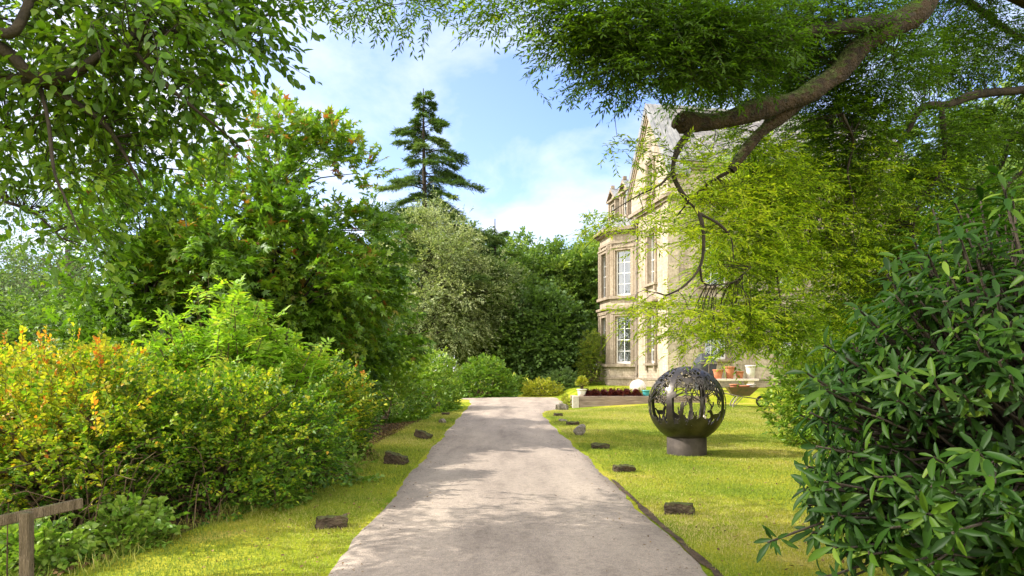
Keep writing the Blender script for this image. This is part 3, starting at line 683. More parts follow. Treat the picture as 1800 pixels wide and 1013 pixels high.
# raised bed of sleepers
bedz = .50
bt = thing('raised_bed', 'long low raised bed of weathered timber sleepers at the lawn end', 'planter', (2.55, 27.1, 0))
s = MB()
for k, (z0, z1) in enumerate(((-.1, .135), (.139, .315), (.319, bedz))): s.box((.12 - .01 * k, .0 + .008 * k, z0), (4.1, .22, z1)); s.box((4.104, .005 + .008 * k, z0 + .01), (5.2, .225, z1))
s.build('front_boards', M['sleeper'], bt, .008)
s = MB(); s.box((-.14, -.02, -.1), (.105, .24, bedz + .012)); s.build('end_post', M['end_grain'], bt, .01)
for x in (0, 5.1): s = MB(); s.box((x - .10, .245, -.1), (x + .10, 1.6, bedz - .02)); s.build('side_board', M['sleeper'], bt, .008)
s = MB(); s.box((.105, .23, .1), (4.98, 1.5, bedz - .05)); s.build('soil', M['earth'], bt)
for k, x in enumerate((3.02, 3.34, 3.72, 4.0, 4.32, 4.62, 4.98)):
    plant('heuchera', 'dark red leafy heuchera ' + ('next to the pale pot at the bed corner', 'second along from the pale pot in the bed', 'third along from the pale pot in the bed', 'at the middle of the row of seven in the bed', 'just past the middle of the row in the bed', 'beside the pale stone ball in the bed', 'in front of the pale stone ball at the row end')[k], 'plant', (x, 27.38 + .06 * (k % 3), .45), 40 + k, 90, .15, .26, M['leaf_heuchera'], 'palm', .11, .11, group='dark red plants along the raised bed', m=3, L=.08)
pot('ceramic_pot', 'pale cream pot holding a small yellow tree on the bed corner', (2.80, 27.35, .45), .33, .15, .185, M['pale_pot'])
plant('potted_tree', 'small round yellow leaved tree growing in the pale cream pot', 'tree', (2.80, 27.35, .72), 60, 130, .17, .34, M['leaf_yellow'], 'oval', .075, .045, stem_h=.18, v0=.75, L=.14)
pot('glazed_pot', 'turquoise glazed pot at the end of the dark red plants', (5.37, 27.36, .45), .28, .11, .14, M['teal'])
for k in range(7):
    plant('flowering_plant', ('low yellow green plant behind the dark red row beside the cream pot', 'feathery yellow green plant behind the second dark red plant', 'yellow green clump between cream pot and bay window', 'low yellow clump in front of the bay window plinth', 'yellow green clump left of the pale stone ball', 'low yellow green clump touching the pale stone ball', 'yellow green clump behind the turquoise pot')[k], 'plant', (3.1 + .36 * k, 28.0 + .2 * (k % 2), .44), 70 + k, 90, .24, .33, M['leaf_yellow'], 'oval', .06, .03, group='yellow green plants behind the bed', m=5, L=.14, v0=.6)
bl = thing('stone_ball', 'large pale round garden ball beside the dark red plants', 'ornament', (5.22, 28.3, .42))
V, F = lathe([(.001, .02), (.16, 0), (.2, .04), (.30, .17), (.345, .35), (.325, .50), (.24, .64), (.12, .705), (.001, .72)], 32); mesh_np('body', V + A([5.22, 28.3, .42]), [F], M['ball'], bl, smooth=True)
V, F = lathe([(.24, -.03), (.24, .025), (.2, .04), (.001, .04)], 24); mesh_np('foot', V + A([5.22, 28.3, .42]), [F], M['plinth'], bl)
plant('low_plant', 'bright yellow green clump at the drive edge left of the raised bed', 'plant', (2.22, 27.6, .02), 80, 80, .2, .45, M['leaf_yellow'], 'oval', .07, .035, v0=.5)
# covered barbecue
bx = (9.05, 32.0, float(H(9.05, 32.0)))
bq = thing('covered_barbecue', 'dark grey weatherproof cover over a tall barbecue by the house wall', 'barbecue', bx, R(14))
s = MB(); 
lo = [(-.36, -.30), (.36, -.30), (.36, .30), (-.36, .30)]; mi = [(-.40, -.33), (.40, -.33), (.40, .33), (-.40, .33)]; tp = [(-.34, -.24), (.02, -.26), (.30, .2), (-.28, .22)]
s.loft(lo, .02, mi, .95, False); s.loft(mi, .95, [(-.44, -.36), (.44, -.36), (.44, .36), (-.44, .36)], 1.30, False); s.loft([(-.44, -.36), (.44, -.36), (.44, .36), (-.44, .36)], 1.30, [(-.30, -.16), (.06, -.2), (.2, .14), (-.24, .14)], 1.72)
s.build('cover', rough_mat('dark_cover', (.035, .037, .042), (.075, .078, .085), 5, .55, .4), bq, .03)
s = MB(); s.box((-.43, -.372, 1.24), (.43, -.364, 1.30)); s.box((-.04, -.368, .5), (.0, -.36, 1.24)); s.build('strap', M['pipe'], bq)
# pale stone bench with terracotta pots
bz = float(H(10.6, 31.0)); sb = thing('stone_bench', 'pale stone bench below the ground floor window carrying terracotta pots', 'bench', (9.9, 31.0, bz), R(4))
s = MB(); s.box((-.95, -.26, .44), (1.25, .26, .54)); s.build('seat', M['ball'], sb, .01)
for x in (-.7, .9): s = MB(); s.box((x - .14, -.2, -.05), (x + .14, .2, .437)); s.build('leg', M['ball'], sb, .01)
pz = bz + .54
pot('terracotta_pot', 'wide terracotta pot at the left end of the stone bench', (9.35, 30.98, pz), .42, .15, .22, M['terracotta'], 'terracotta pots on the bench')
pot('terracotta_pot', 'taller terracotta pot in the middle of the stone bench', (9.9, 31.02, pz), .56, .15, .2, M['terracotta'], 'terracotta pots on the bench')
pot('terracotta_pot', 'small bright terracotta pot right of the tall one on the bench', (10.35, 31.05, pz), .34, .13, .18, M['terracotta'], 'terracotta pots on the bench')
pot('ceramic_pot', 'tall pale pinkish pot at the right end of the stone bench', (10.85, 31.05, pz), .62, .16, .22, M['pale_pot'])
# wheelbarrow
wz = float(H(8.3, 24.6)); wx = A([8.25, 24.6, wz]); wb = thing('wheelbarrow', 'old green wheelbarrow with rusty tray parked on the lawn', 'wheelbarrow', wx, R(-8))
M['barrow'] = rough_mat('rusty_green_paint', (.085, .085, .035), (.19, .11, .05), 6, .7, .4); M['rubber'] = rough_mat('black_rubber', (.02, .02, .02), (.05, .048, .045), 8, .8, .3); M['frame_metal'] = rough_mat('worn_metal', (.16, .13, .10), (.28, .24, .2), 8, .6, .2)
s = MB(); b0 = [(-.30, -.22), (.26, -.22), (.26, .22), (-.30, .22)]; b1 = [(-.52, -.36), (.58, -.33), (.58, .33), (-.52, .36)]
s.loft(b0, .40, b1, .72, False); s.face([(*p, .40) for p in b0]); s.loft([(x * .985, y * .97) for x, y in b1], .715, [(x, y) for x, y in b0], .412, False)
tr = s.build('tray', M['barrow'], wb)
sp = Soup()
for sg in (-1, 1):
    sp.tube(spline([(-1.05, sg * .30, .62), (-.6, sg * .28, .50), (-.1, sg * .22, .39), (.5, sg * .09, .30), (.72, sg * .07, .21)], 14), .018, 7, cap=True)
fm = sp.build('frame', M['frame_metal'], None, True); fm.parent = wb
for sg in (-1, 1):
    sp = Soup(); sp.tube(spline([(-.12, sg * .23, .40), (-.28, sg * .27, .2), (-.34, sg * .28, -.01)], 8), .022, 7, cap=True); sp.tube(spline([(.05, sg * .2, .38), (-.2, sg * .25, .12), (-.34, sg * .28, .0)], 8), .013, 7)
    o = sp.build('leg', M['frame_metal'], None, True); o.parent = wb
    sp = Soup(); sp.tube([(-1.12, sg * .30, .63), (-.92, sg * .297, .59)], .026, 8, cap=True); o = sp.build('grip', M['rubber'], None, True); o.parent = wb
ca = np.linspace(0, 2 * np.pi, 29); sp = Soup(); sp.tube(np.stack([.72 + .165 * np.cos(ca), 0 * ca, .205 + .165 * np.sin(ca)], -1), .045, 8); wh = sp.build('wheel', M['rubber'], None, True); wh.parent = wb
sp = Soup(); sp.tube([(.72, -.05, .205), (.72, .05, .205)], .05, 10, cap=True)
for a in range(6): sp.tube([(.72, 0, .205), (.72 + .14 * math.cos(a * 1.047), 0, .205 + .14 * math.sin(a * 1.047))], .01, 5)
o = sp.build('rim', M['frame_metal'], None); o.parent = wh
pot('terracotta_pot', 'terracotta pot lying in the wheelbarrow nearest its handles', wx + A([-.24, .0, .52]), .30, .11, .15, M['terracotta'], 'pots in the wheelbarrow')
pot('terracotta_pot', 'pinkish terracotta bowl in the middle of the wheelbarrow', wx + A([.08, -.05, .55]), .22, .13, .19, M['terracotta'], 'pots in the wheelbarrow')
pot('ceramic_pot', 'pale pot at the front of the wheelbarrow tray', wx + A([.38, .02, .58]), .24, .10, .14, M['pale_pot'])

# ================================================================== the pierced fire globe
GR = .71; GX, GY = (1207 - 900) / F_PX * 12.8, 12.8; GZ = float(H(GX, GY)); GCZ = .94
def seg_d(U, Vv, a, b):
    ax, ay = a; bx_, by = b; dx, dy = bx_ - ax, by - ay; t = np.clip(((U - ax) * dx + (Vv - ay) * dy) / (dx * dx + dy * dy + 1e-9), 0, 1)
    return np.hypot(U - ax - t * dx, Vv - ay - t * dy)
def globe():
    rng = np.random.default_rng(11)
    t = thing('fire_globe', 'dark steel globe pierced with tree and animal silhouettes on a round base', 'sculpture', (GX, GY, GZ))
    nu, nv = 600, 300
    lon = (np.arange(nu) + .5) / nu * 360 - 180; lat = (np.arange(nv) + .5) / nv * 180 - 90
    U, W = np.meshgrid(lon, lat); S = np.zeros(U.shape, bool)
    S |= W < -27 + 2.5 * np.sin(U * .21) + 1.5 * np.sin(U * .57 + 1)
    # lacework canopy: edges of random cells on the sphere
    d3 = np.stack([np.cos(R(1) * W) * np.sin(R(1) * U), -np.cos(R(1) * W) * np.cos(R(1) * U), np.sin(R(1) * W)], -1).reshape(-1, 3)
    def lace(n, thr, seed):
        s = rdir(np.random.default_rng(seed), n); best = np.full(len(d3), 9.); sec = np.full(len(d3), 9.)
        for k in range(n):
            x = np.arccos(np.clip(d3 @ s[k], -1, 1)); m = x < best; sec = np.where(m, best, np.minimum(sec, x)); best = np.where(m, x, best)
        return ((sec - best) < thr).reshape(U.shape)
    fine, mid, wide = lace(1000, .026, 1), lace(900, .018, 2), lace(620, .015, 3)
    wob = 6 * np.sin(U * .11) + 4 * np.sin(U * .29 + 2)
    S |= fine & (W > 42 + wob); S |= mid & (W > 30 + wob) & (W <= 42 + wob)
    side = np.abs(((U - 8 + 45) % 90) - 45)
    S |= wide & (W > 10 + wob) & (W <= 22 + wob) & (side > 29)
    for c in (-40, 50, 140, -130):       # four upright bands
        dd = np.abs((U - c + 180) % 360 - 180); S |= dd < 4.6 + .0012 * (W - 5) ** 2
    for pi, c in enumerate((8, 98, -172, -82)):
        u = (U - c + 180) % 360 - 180; L_ = np.abs(u) < 44; segs = []
        def grow(x, y, a, l, wd, dep):
            x2, y2 = x + math.sin(a) * l, y + math.cos(a) * l; segs.append(((x, y), (x2, y2), wd))
            if dep == 0: return
            for k in range(2 if dep > 1 else 3): grow(x2, y2, a + (k - .5) * rng.uniform(.5, 1.1) + rng.normal(0, .25), l * rng.uniform(.62, .88), wd * .68, dep - 1)
        segs.append(((0, -27), (0, 8), 1.9)); 
        for a in (-1.05, -.5, 0.05, .55, 1.1): grow(0, 8 + rng.uniform(-3, 3), a, 12, .95, 4)
        for k in range(4):              # hanging tendrils
            x = rng.choice([-1, 1]) * rng.uniform(22, 38); y = 28
            for q_ in range(6): x2, y2 = x + rng.normal(0, 2), y - rng.uniform(3, 6); segs.append(((x, y), (x2, y2), .5)); segs.append(((x2, y2), (x2 + rng.choice([-3, 3]), y2 - 2), .5)); x, y = x2, y2
        def body(pts, wd):
            for a, b in zip(pts[:-1], pts[1:]): segs.append((a, b, wd))
        # root mound
        S |= L_ & (W < -17 - np.abs(u) * .75 + 3) & (np.abs(u) < 14)
        # standing figure, seated hare, stag-like animal, fox
        if pi % 2 == 0:
            x = -29; body([(x - 2, -28), (x - 1, -14), (x, -6), (x + .5, 0)], 2.6); body([(x + 3, -28), (x + 1, -14)], 2.0); body([(x, 1), (x + 1, 4)], 2.4); body([(x, -3), (x + 5, 2), (x + 6, 6)], 1.2)
        x = 24 if pi % 2 == 0 else -24
        body([(x - 6, -28), (x - 5, -18)], 1.4); body([(x + 5, -28), (x + 5, -18)], 1.4); body([(x - 6, -16), (x + 6, -15)], 3.4); body([(x - 6, -15), (x - 10, -8)], 2.2); body([(x - 10, -7), (x - 14, -8)], 1.7); body([(x - 10, -6), (x - 9, 0), (x - 12, 4)], .9); body([(x - 9.5, -5), (x - 6, 1), (x - 5, 5)], .9); body([(x + 7, -14), (x + 11, -9)], 1.2)
        x = -14; body([(x - 4, -27), (x + 1, -22)], 4.0); body([(x + 2, -20), (x + 4, -17)], 2.5); body([(x + 3, -15), (x + 1, -9)], 1.0); body([(x + 5, -15), (x + 5, -9)], 1.0)
        for k in range(26):
            x = rng.uniform(-42, 42); segs.append(((x, -27), (x + rng.normal(0, 2.5), -27 + rng.uniform(3, 9)), .8))
        for a, b, wd in segs: S |= L_ & (seg_d(u, W, a, b) < wd)
    S |= W > 80
    S[:4] = False                        # a drain hole under the bowl
    a = R(1) * (np.arange(nu) / nu * 360 - 180); b = R(1) * np.linspace(-90, 90, nv + 1)
    V = np.stack([GR * np.cos(b)[:, None] * np.sin(a)[None], -GR * np.cos(b)[:, None] * np.cos(a)[None], GR * np.sin(b)[:, None] + 0 * a[None]], -1).reshape(-1, 3)
    i, j = np.nonzero(S); j2 = (j + 1) % nu
    F = np.stack([i * nu + j, i * nu + j2, (i + 1) * nu + j2, (i + 1) * nu + j], -1)
    us = np.unique(F); mp = np.full(len(V), -1); mp[us] = np.arange(len(us)); V = V[us]; F = mp[F]
    m = rough_mat('dark_steel', (.032, .027, .022), (.085, .072, .060), 5, .33, .15, metal=.65, spec=.5)
    o = mesh_np('pierced_sphere', V + A([GX, GY, GZ + GCZ]), [F], m, t, smooth=True)
    md = o.modifiers.new('thickness', 'SOLIDIFY'); md.thickness = .010; md.offset = -1
    V, F = lathe([(.365, -.05), (.365, .36), (.355, .372), (.340, .372), (.340, .1)], 48)
    mesh_np('base_ring', V + A([GX, GY, GZ]), [F], rough_mat('rusty_steel', (.045, .037, .032), (.11, .088, .075), 4, .7, .3, metal=.3), t, smooth=False)
globe()

# ================================================================== blocks along the drive
M['block'] = mossy_mat('mossy_old_timber', (.03, .02, .014), (.115, .08, .05), (.085, .095, .022), 8, .62, .85, stretch=(.6, 1.5, 1.5))
M['rock'] = mossy_mat('pale_field_stone', (.12, .10, .08), (.27, .235, .19), (.12, .12, .05), 6, .86, 1.1)
BLK = []
def block(px, py, w, h, dep, rot, label, mat, seed, tilt=0.0, kind='timber'):
    d = F_PX * EYE / (py - HZ); x = (px - 900) / F_PX * d
    for _ in range(6): d = F_PX * (EYE - float(H(x, d))) / (py - HZ); x = (px - 900) / F_PX * d
    z = float(H(x, d)); rg = np.random.default_rng(seed)
    BLK.append((x, d)); import bmesh
    bm = bmesh.new(); bmesh.ops.create_cube(bm, size=1); bmesh.ops.subdivide_edges(bm, edges=bm.edges, cuts=11, use_grid_fill=True)
    off = Vector(rg.uniform(-50, 50, 3)); amp = .06 if kind == 'timber' else .17
    for v in bm.verts:
        c = v.co.copy()
        if kind != 'timber':
            q = c.normalized() * .5; c = c.lerp(q, .55)
        c = Vector((c.x * w, c.y * dep, c.z * h))
        n = mnoise.noise_vector(c * (7 if kind == 'timber' else 4.5) + off) * amp * min(1, h / .12) * .6 + mnoise.noise_vector(c * 22 + off) * .012
        if kind == 'timber': n += Vector((0, 0, 1)) * mnoise.noise(Vector((c.x * 3, c.y * 22, c.z * 22)) + off) * .014; n.x += .03 * mnoise.noise(Vector((0, c.y * 16, c.z * 16)) + off)
        v.co = c + n
    me = bpy.data.meshes.new('block'); bm.to_mesh(me); bm.free(); me.materials.append(mat)
    o = bpy.data.objects.new('timber_block' if kind == 'timber' else 'edging_stone', me); C.objects.link(o)
    o.location = (x, d + dep * .35, z + h * .34 + abs(math.sin(tilt)) * w * .22); o.rotation_euler = (rg.normal(0, .03), tilt, rot)
    tag(o, label, 'timber block' if kind == 'timber' else 'stone', 'blocks along the edges of the drive')
B = M['block']; K = M['rock']
block(581, 929, .30, .115, .20, R(14), 'flat mossy timber block nearest the camera on the left lawn', B, 1)
block(695, 817, .36, .17, .17, R(-10), 'tilted split timber block beside the drive on the left lawn', B, 2, R(14))
block(743, 772, .33, .15, .2, R(-20), 'leaning wedge of dark timber farther along the left lawn', B, 3, R(22))
block(776, 744, .22, .10, .2, R(5), 'small pale half buried stone on the left drive edge', K, 4, 0, 'rock')
block(783, 730, .24, .10, .2, R(5), 'low dark timber block far along the left drive edge', B, 5)
block(787, 720, .26, .09, .2, R(8), 'farthest small timber block on the left lawn edge', B, 6)
block(1196, 904, .30, .125, .22, R(-6), 'chunky broken timber block nearest the camera on the right lawn', B, 7)
block(1098, 830, .30, .105, .2, R(6), 'neat squared timber block on the right lawn in front of the globe', B, 8)
block(1055, 789, .33, .10, .24, R(2), 'low pale topped timber block on the right lawn level with the globe', B, 9)
block(1021, 766, .24, .20, .2, R(-25), 'upright tilted grey stone on the right drive edge', K, 10, R(-32), 'rock')
block(1007, 748, .34, .11, .2, R(4), 'flat grey timber block behind the tilted grey stone', B, 11)
block(989, 741, .24, .08, .22, R(0), 'small pale flat stone sunk in the right lawn edge', K, 12, 0, 'rock')
block(981, 732, .30, .11, .2, R(3), 'short dark timber block near the far end of the right edge', B, 13)
block(988, 721, .48, .22, .35, R(-8), 'big brown rock in front of the raised bed corner', K, 14, R(6), 'rock')

# ================================================================== fence in the corner
M['fence'] = mossy_mat('weathered_fence_wood', (.10, .072, .042), (.22, .165, .105), (.13, .14, .05), 6, .75, 1.05, stretch=(4, 4, .5))
fx = (-3.52, 4.95); fz = float(H(*fx)); fe = thing('wooden_fence', 'short weathered wooden post and rail fence beneath the yellow shrub', 'fence', (fx[0], fx[1], fz))
s = MB(); s.box((-.036, -.036, -.3), (.036, .036, .62)); s.build('post', M['fence'], fe, .008)
def bar(name, a, b, hh, tt):
    a, b = A(a, float), A(b, float); u = b - a; l = np.hypot(u[0], u[1]); u = u / l; n = A([u[1], -u[0], 0]); s = MB()
    q = lambda t_, c, w_: a + u * t_ + n * w_ + A([0, 0, c])
    c = [q(0, -hh, -tt), q(l, -hh, -tt), q(l, -hh, tt), q(0, -hh, tt), q(0, hh, -tt), q(l, hh, -tt), q(l, hh, tt), q(0, hh, tt)]
    for f in ((3, 2, 1, 0), (4, 5, 6, 7), (0, 1, 5, 4), (1, 2, 6, 5), (2, 3, 7, 6), (3, 0, 4, 7)): s.face([c[k] for k in f])
    return s.build(name, M['fence'], fe, .006)
bar('rail', (-.80, -.55, .46), (.20, .33, .62), .04, .018); 
s = MB(); s.box((-.85, -.65, -.3), (-.76, -.56, .58)); s.build('post', M['fence'], fe, .008)
# ================================================================== trees and shrubs
def clumps_in(rng, n, c, rad, low=-1.0, pw=2.2, shape='round'):
    u = rdir(rng, n * 3); u = u[u[:, 2] > low][:n]
    r = rng.uniform(0, 1, (len(u), 1)) ** (1 / pw)
    if shape == 'egg': rad = A(rad) * np.where(u[:, 2:3] > 0, A([.85, .85, 1.25]), A([1.05, 1.05, .8]))
    return A(c) + u * r * rad
def limbs(rng, wood, trunk, rtr, targets, r0=.05, r1=.008, sag=.12, up=.35, k=5, keep=1.0):
    """branches from the trunk to foliage clumps"""
    for T in targets:
        if rng.random() > keep: continue
        h = np.hypot(T[0] - trunk[:, 0], T[1] - trunk[:, 1]); want = T[2] - .55 * h - .1
        i = int(np.argmin(np.abs(trunk[:, 2] - np.maximum(want, trunk[0, 2] + .18 * (trunk[-1, 2] - trunk[0, 2])))))
        i = min(i, len(trunk) - 2); a = trunk[i]; l = np.linalg.norm(T - a)
        mid = a * .45 + T * .55 + rng.normal(0, .06 * l, 3); mid[2] += sag * l
        p = spline(np.array([a, a * .75 + T * .25 + rng.normal(0, .03 * l, 3) + A([0, 0, .04 * l]), mid, T]), 9)
        rr = min(rtr[i] * .6, r0 + .012 * l); wood.tube(p, np.linspace(rr, r1, 9), k)
def fill(rng, cl, cr, ns, flat=.75, out=None, spread=1.0):
    """spray origins and directions in flattened balls about the clumps"""
    n = len(cl); u = rdir(rng, n * ns); r = rng.uniform(0, 1, (n * ns, 1)) ** .55
    cr = np.repeat(np.broadcast_to(cr, (n,)), ns)[:, None]
    p = np.repeat(cl, ns, 0) + u * r * cr * A([1, 1, flat]) * spread
    d = u + rng.normal(0, .35, u.shape)
    if out is not None: d = d + .8 * unit(p - A(out))
    return p, d
def broadleaf(name, label, cat, x, y, top, c, rad, seed, nc, cr, ns, m, L, ll, lw, kind, mat, tr=.16, bark='bark_dark', low=-.75, vf=None, droop=.25, lean=(0, 0), group=None, pw=2.2, shape='egg', keep=1.0, ang=55, flat=.4, upb=.25, jit=.3, vj=.14, z0=None, trunk_on=True):
    rng = np.random.default_rng(seed); z = float(H(x, y)) if z0 is None else z0
    t = thing(name, label, cat, (x, y, z), 0, group); wood, leaf = Soup(), Soup()
    cw = A([x + c[0], y + c[1], c[2]]); cl = clumps_in(rng, nc, cw, A(rad), low, pw, shape)
    n = 16; s_ = np.linspace(0, 1, n)[:, None]; topz = cw[2] + rad[2] * .75
    tp = A([x, y, z - .15]) * (1 - s_) + A([cw[0] + lean[0], cw[1] + lean[1], topz]) * s_
    tp[1:] += np.cumsum(rng.normal(0, .012 * (topz - z) / n * 3, (n - 1, 3)) * A([1, 1, 0]), 0)
    rt = tr * (1 - s_[:, 0]) ** .8 + .012; rt[0] *= 1.5
    if trunk_on: wood.tube(tp, rt, 9, bump=.05, rng=rng)
    limbs(rng, wood, tp, rt, cl, keep=keep)
    cv = rng.normal(0, .13, len(cl)); crr = cr * rng.uniform(.7, 1.25, len(cl))
    p, d = fill(rng, cl, crr, ns, out=cw); d[:, 2] += upb
    v = .42 + np.repeat(cv, ns) + rng.normal(0, .08, len(p))
    if vf is not None: v = v + vf(p, rng)
    sprays(rng, leaf, wood, p, d, m, L, ll, lw, kind, v.clip(0, 1), droop=droop, ang=ang, flat=flat, twig=max(.003, ll * .03), jit=jit, vj=vj)
    wood.build('trunk', M[bark], t, True); leaf.build('crown', mat, t); return t
SC = 1.0
# --- sycamore-like maple left of the drive
broadleaf('maple_tree', 'leafy maple with reddish shoot tips standing behind the yellow shrubs', 'tree', -5.6, 15.6, 7.2, (0.1, 0, 4.0), (2.95, 2.6, 2.8), 1, 130, .56, 30, 6, .46, .17, .17, 'palm', M['leaf_maple'], tr=.17,
          vf=lambda p, r: .05 + .17 * sstep(5.0, 7.2, p[:, 2]) + .18 * (r.random(len(p)) < .14), low=-1.0, pw=2.6)
rng = np.random.default_rng(77)
# a second smaller one in front of it, darker, and a tall thin leader group to its left
broadleaf('maple_tree', 'shorter maple between the tall maple and the bright ash shrub', 'tree', -7.6, 14.2, 5, (0, 0, 3.0), (1.7, 1.7, 2.3), 2, 60, .55, 28, 6, .4, .16, .16, 'palm', M['leaf_maple'], tr=.1, low=-1.0)
broadleaf('maple_tree', 'low bushy maple filling the gap left of the rhododendrons', 'tree', -4.7, 19.5, 5, (0, 0, 2.4), (1.9, 1.9, 1.9), 3, 60, .55, 26, 6, .4, .17, .17, 'palm', M['leaf_maple'], tr=.1, low=-1.0)
# --- birches at far left
for k, (x, y, tp, rx, lab) in enumerate(((-16.3, 25, 9.6, 2.6, 'pale birch with airy crown and visible trunk at far left'), (-19.5, 24, 8.5, 2.8, 'airy birch half cut off by the left photo edge'), (-15.0, 31, 8.2, 2.4, 'smaller birch behind the pale trunked one'))):
    broadleaf('birch_tree', lab, 'tree', x, y, tp, (0, 0, tp * .56), (rx, rx, tp * .44), 10 + k, 80, .65, 17, 9, .8, .11, .075, 'dia', M['leaf_birch'], tr=.13, bark='bark_pale', droop=.7, low=-.9, upb=-.1, vj=.2, group='birches at the left', pw=1.8)
# --- shrubs and small trees behind the yellow hedge
for k, (x, y, tp, rx, lab) in enumerate(((-11.0, 16.0, 3.4, 2.2, 'round green bush beneath the birches'), (-14.5, 19.0, 3.8, 2.6, 'wide dark bush at far left behind the yellow shrubs'), (-8.8, 19.5, 4.6, 2.0, 'tall green bush between birch trunk and maple'), (-12.5, 24.5, 4.0, 2.4, 'farther green bush showing beside the birch trunk'), (-19.0, 20.0, 4.0, 2.6, 'green bush at the left edge below the airy birch'))):
    broadleaf('green_bush', lab, 'bush', x, y, tp, (0, 0, tp * .5), (rx, rx, tp * .52), 20 + k, 70, .55, 26, 7, .4, .13, .075, 'oval', M['leaf_wood'], tr=.06, low=-1, shape='round', group='bushes behind the yellow shrubs', vj=.2)
# --- grey-green holm oak and the far trees
broadleaf('holm_oak', 'broad grey green tree with silvery leaves left of the drive end', 'tree', -6.0, 43.5, 11, (.8, 0, 6.2), (4.5, 3.6, 4.7), 30, 150, 1.0, 36, 8, .6, .20, .075, 'dia', M['leaf_oak'], tr=.22, vf=lambda p, r: .12 + .14 * sstep(3, 8, p[:, 2]), low=-.95, vj=.22, pw=2.6)
broadleaf('holm_oak', 'lower grey green tree leaning over the drive end beside the silvery one', 'tree', -2.4, 46.5, 8.6, (.4, 0, 5.0), (3.3, 2.8, 4.2), 31, 95, .95, 32, 8, .6, .20, .075, 'dia', M['leaf_oak'], tr=.16, vf=lambda p, r: .1 + 0 * p[:, 0], low=-.95, vj=.18, pw=2.4)
def conifer(label, x, y, top, rbase, seed, nwh=26, gap=0.0, zlow=.12, group=None, dens=1.0, ll=.30, cat='tree', up=.0, droop=0.0):
    rng = np.random.default_rng(seed); z = float(H(x, y)); t = thing('fir_tree', label, cat, (x, y, z), 0, group); wood, leaf = Soup(), Soup()
    n = 20; s_ = np.linspace(0, 1, n); tp = np.stack([x + .1 * np.sin(s_ * 5), y + 0 * s_, z - .2 + s_ * (top - z + .2)], -1); h = top - z
    wood.tube(tp, .017 * h * (1 - s_) + .03, 8)
    for w in range(nwh):
        f = zlow + (1 - zlow) * (w / nwh) ** .9; zz = z + h * f; R_ = rbase * (1 - f) ** (.9 if droop else .75) + .25
        nb = rng.integers(4, 7); a0 = rng.uniform(0, 6.28)
        for b in range(nb):
            if rng.random() < gap: continue
            a = a0 + b * 6.283 / nb + rng.normal(0, .25); l = R_ * rng.uniform(.4, 1.2); o = A([x, y, zz + rng.normal(0, .22)])
            e = A([math.cos(a), math.sin(a), 0]); pts = np.array([o, o + e * l * .4 + A([0, 0, (.02 + up) * l]), o + e * l * .75 + A([0, 0, (-.10 + up) * l]), o + e * l + A([0, 0, (-.08 + up - droop * rng.uniform(.3, 1.6)) * l])])
            q = spline(pts, 9); wood.tube(q, np.linspace(.012 * l + .012, .006, 9), 4)
            ns = int(l * 16 * dens) + 5; tt = rng.uniform(.18, 1, ns) ** .8; pp = np.stack([np.interp(tt, np.linspace(0, 1, 9), q[:, k]) for k in range(3)], -1)
            sd = A([-e[1], e[0], 0]); sg = rng.choice([-1, 1], ns)[:, None]
            d = e * .9 + sd * sg * rng.uniform(.2, 1, (ns, 1)) + A([0, 0, -.05]); d = d + rng.normal(0, .15, d.shape)
            sprays(rng, leaf, None, pp, d, 9, (.22 + .16 * l) * (1.15 - tt * .5), ll, ll * .16, 'dia', .45 + rng.normal(0, .18) + 0 * tt, droop=.22, ang=42, flat=.25, leafdroop=.1)
    wood.build('trunk', M['bark_dark'], t, True); leaf.build('crown', M['leaf_fir'], t); return t
conifer('tall dark fir rising above the grey green tree against the sky', -6.2, 48.5, 21.5, 9.0, 33, nwh=32, gap=.10, zlow=.2, ll=.38, dens=1.6, droop=.10)
conifer('distant fir with long level boughs behind the grey green tree', -1.2, 52, 13.0, 4.2, 34, nwh=14, gap=.25, zlow=.3, ll=.36)
conifer('small pointed fir far off above the woodland', 5.3, 86, 17.0, 3.0, 35, nwh=15, zlow=.35, ll=.5, group='far firs above the wood')
conifer('thin pointed fir far off beside the other small one', 3.6, 90, 16.6, 2.0, 36, nwh=13, zlow=.35, ll=.5, group='far firs above the wood')
far = [(-4.0, 60, 13.0, 4.2, 'far green tree right behind the level boughed fir'), (0.6, 66, 13.2, 3.8, 'far round tree left of the small firs'), (4.6, 70, 13.6, 3.8, 'far tree beneath the small pointed firs'), (8.6, 66, 14.2, 4.6, 'tallest far tree next to the bay window'),
       (2.2, 54, 9.5, 3.4, 'darker mid height tree closing the drive end'), (5.9, 55, 10.4, 3.2, 'dark tree between drive end and bay window'), (-1.6, 48, 8.0, 2.8, 'dark tree under the boughs at the drive end'), (2.6, 46, 6.0, 2.2, 'low dark tree straight beyond the drive end'), (-11, 60, 14, 5, 'far tree behind the tall fir'), (-18, 58, 13, 5, 'far tree left of the tall fir'),
       (-26, 55, 12, 5, 'far tree behind the maple'), (-35, 52, 9, 5, 'far tree behind the birches'), (-43, 56, 8.5, 5.5, 'far tree at the left edge of the photo'), (12, 78, 14, 5, 'far tree behind the house roofline')]
for k, (x, y, tp, rx, lab) in enumerate(far):
    broadleaf('woodland_tree', lab, 'tree', x, y, tp, (0, 0, tp * .55), (rx, rx, tp * .45), 100 + k, 110, 1.05, 26, 8, .9, .30, .20, 'dia', M['leaf_wood'], tr=.22, low=-.95, vj=.18, pw=2.6, group='woodland trees beyond the drive', vf=lambda p, r: .18 * r.normal() + 0 * p[:, 0])
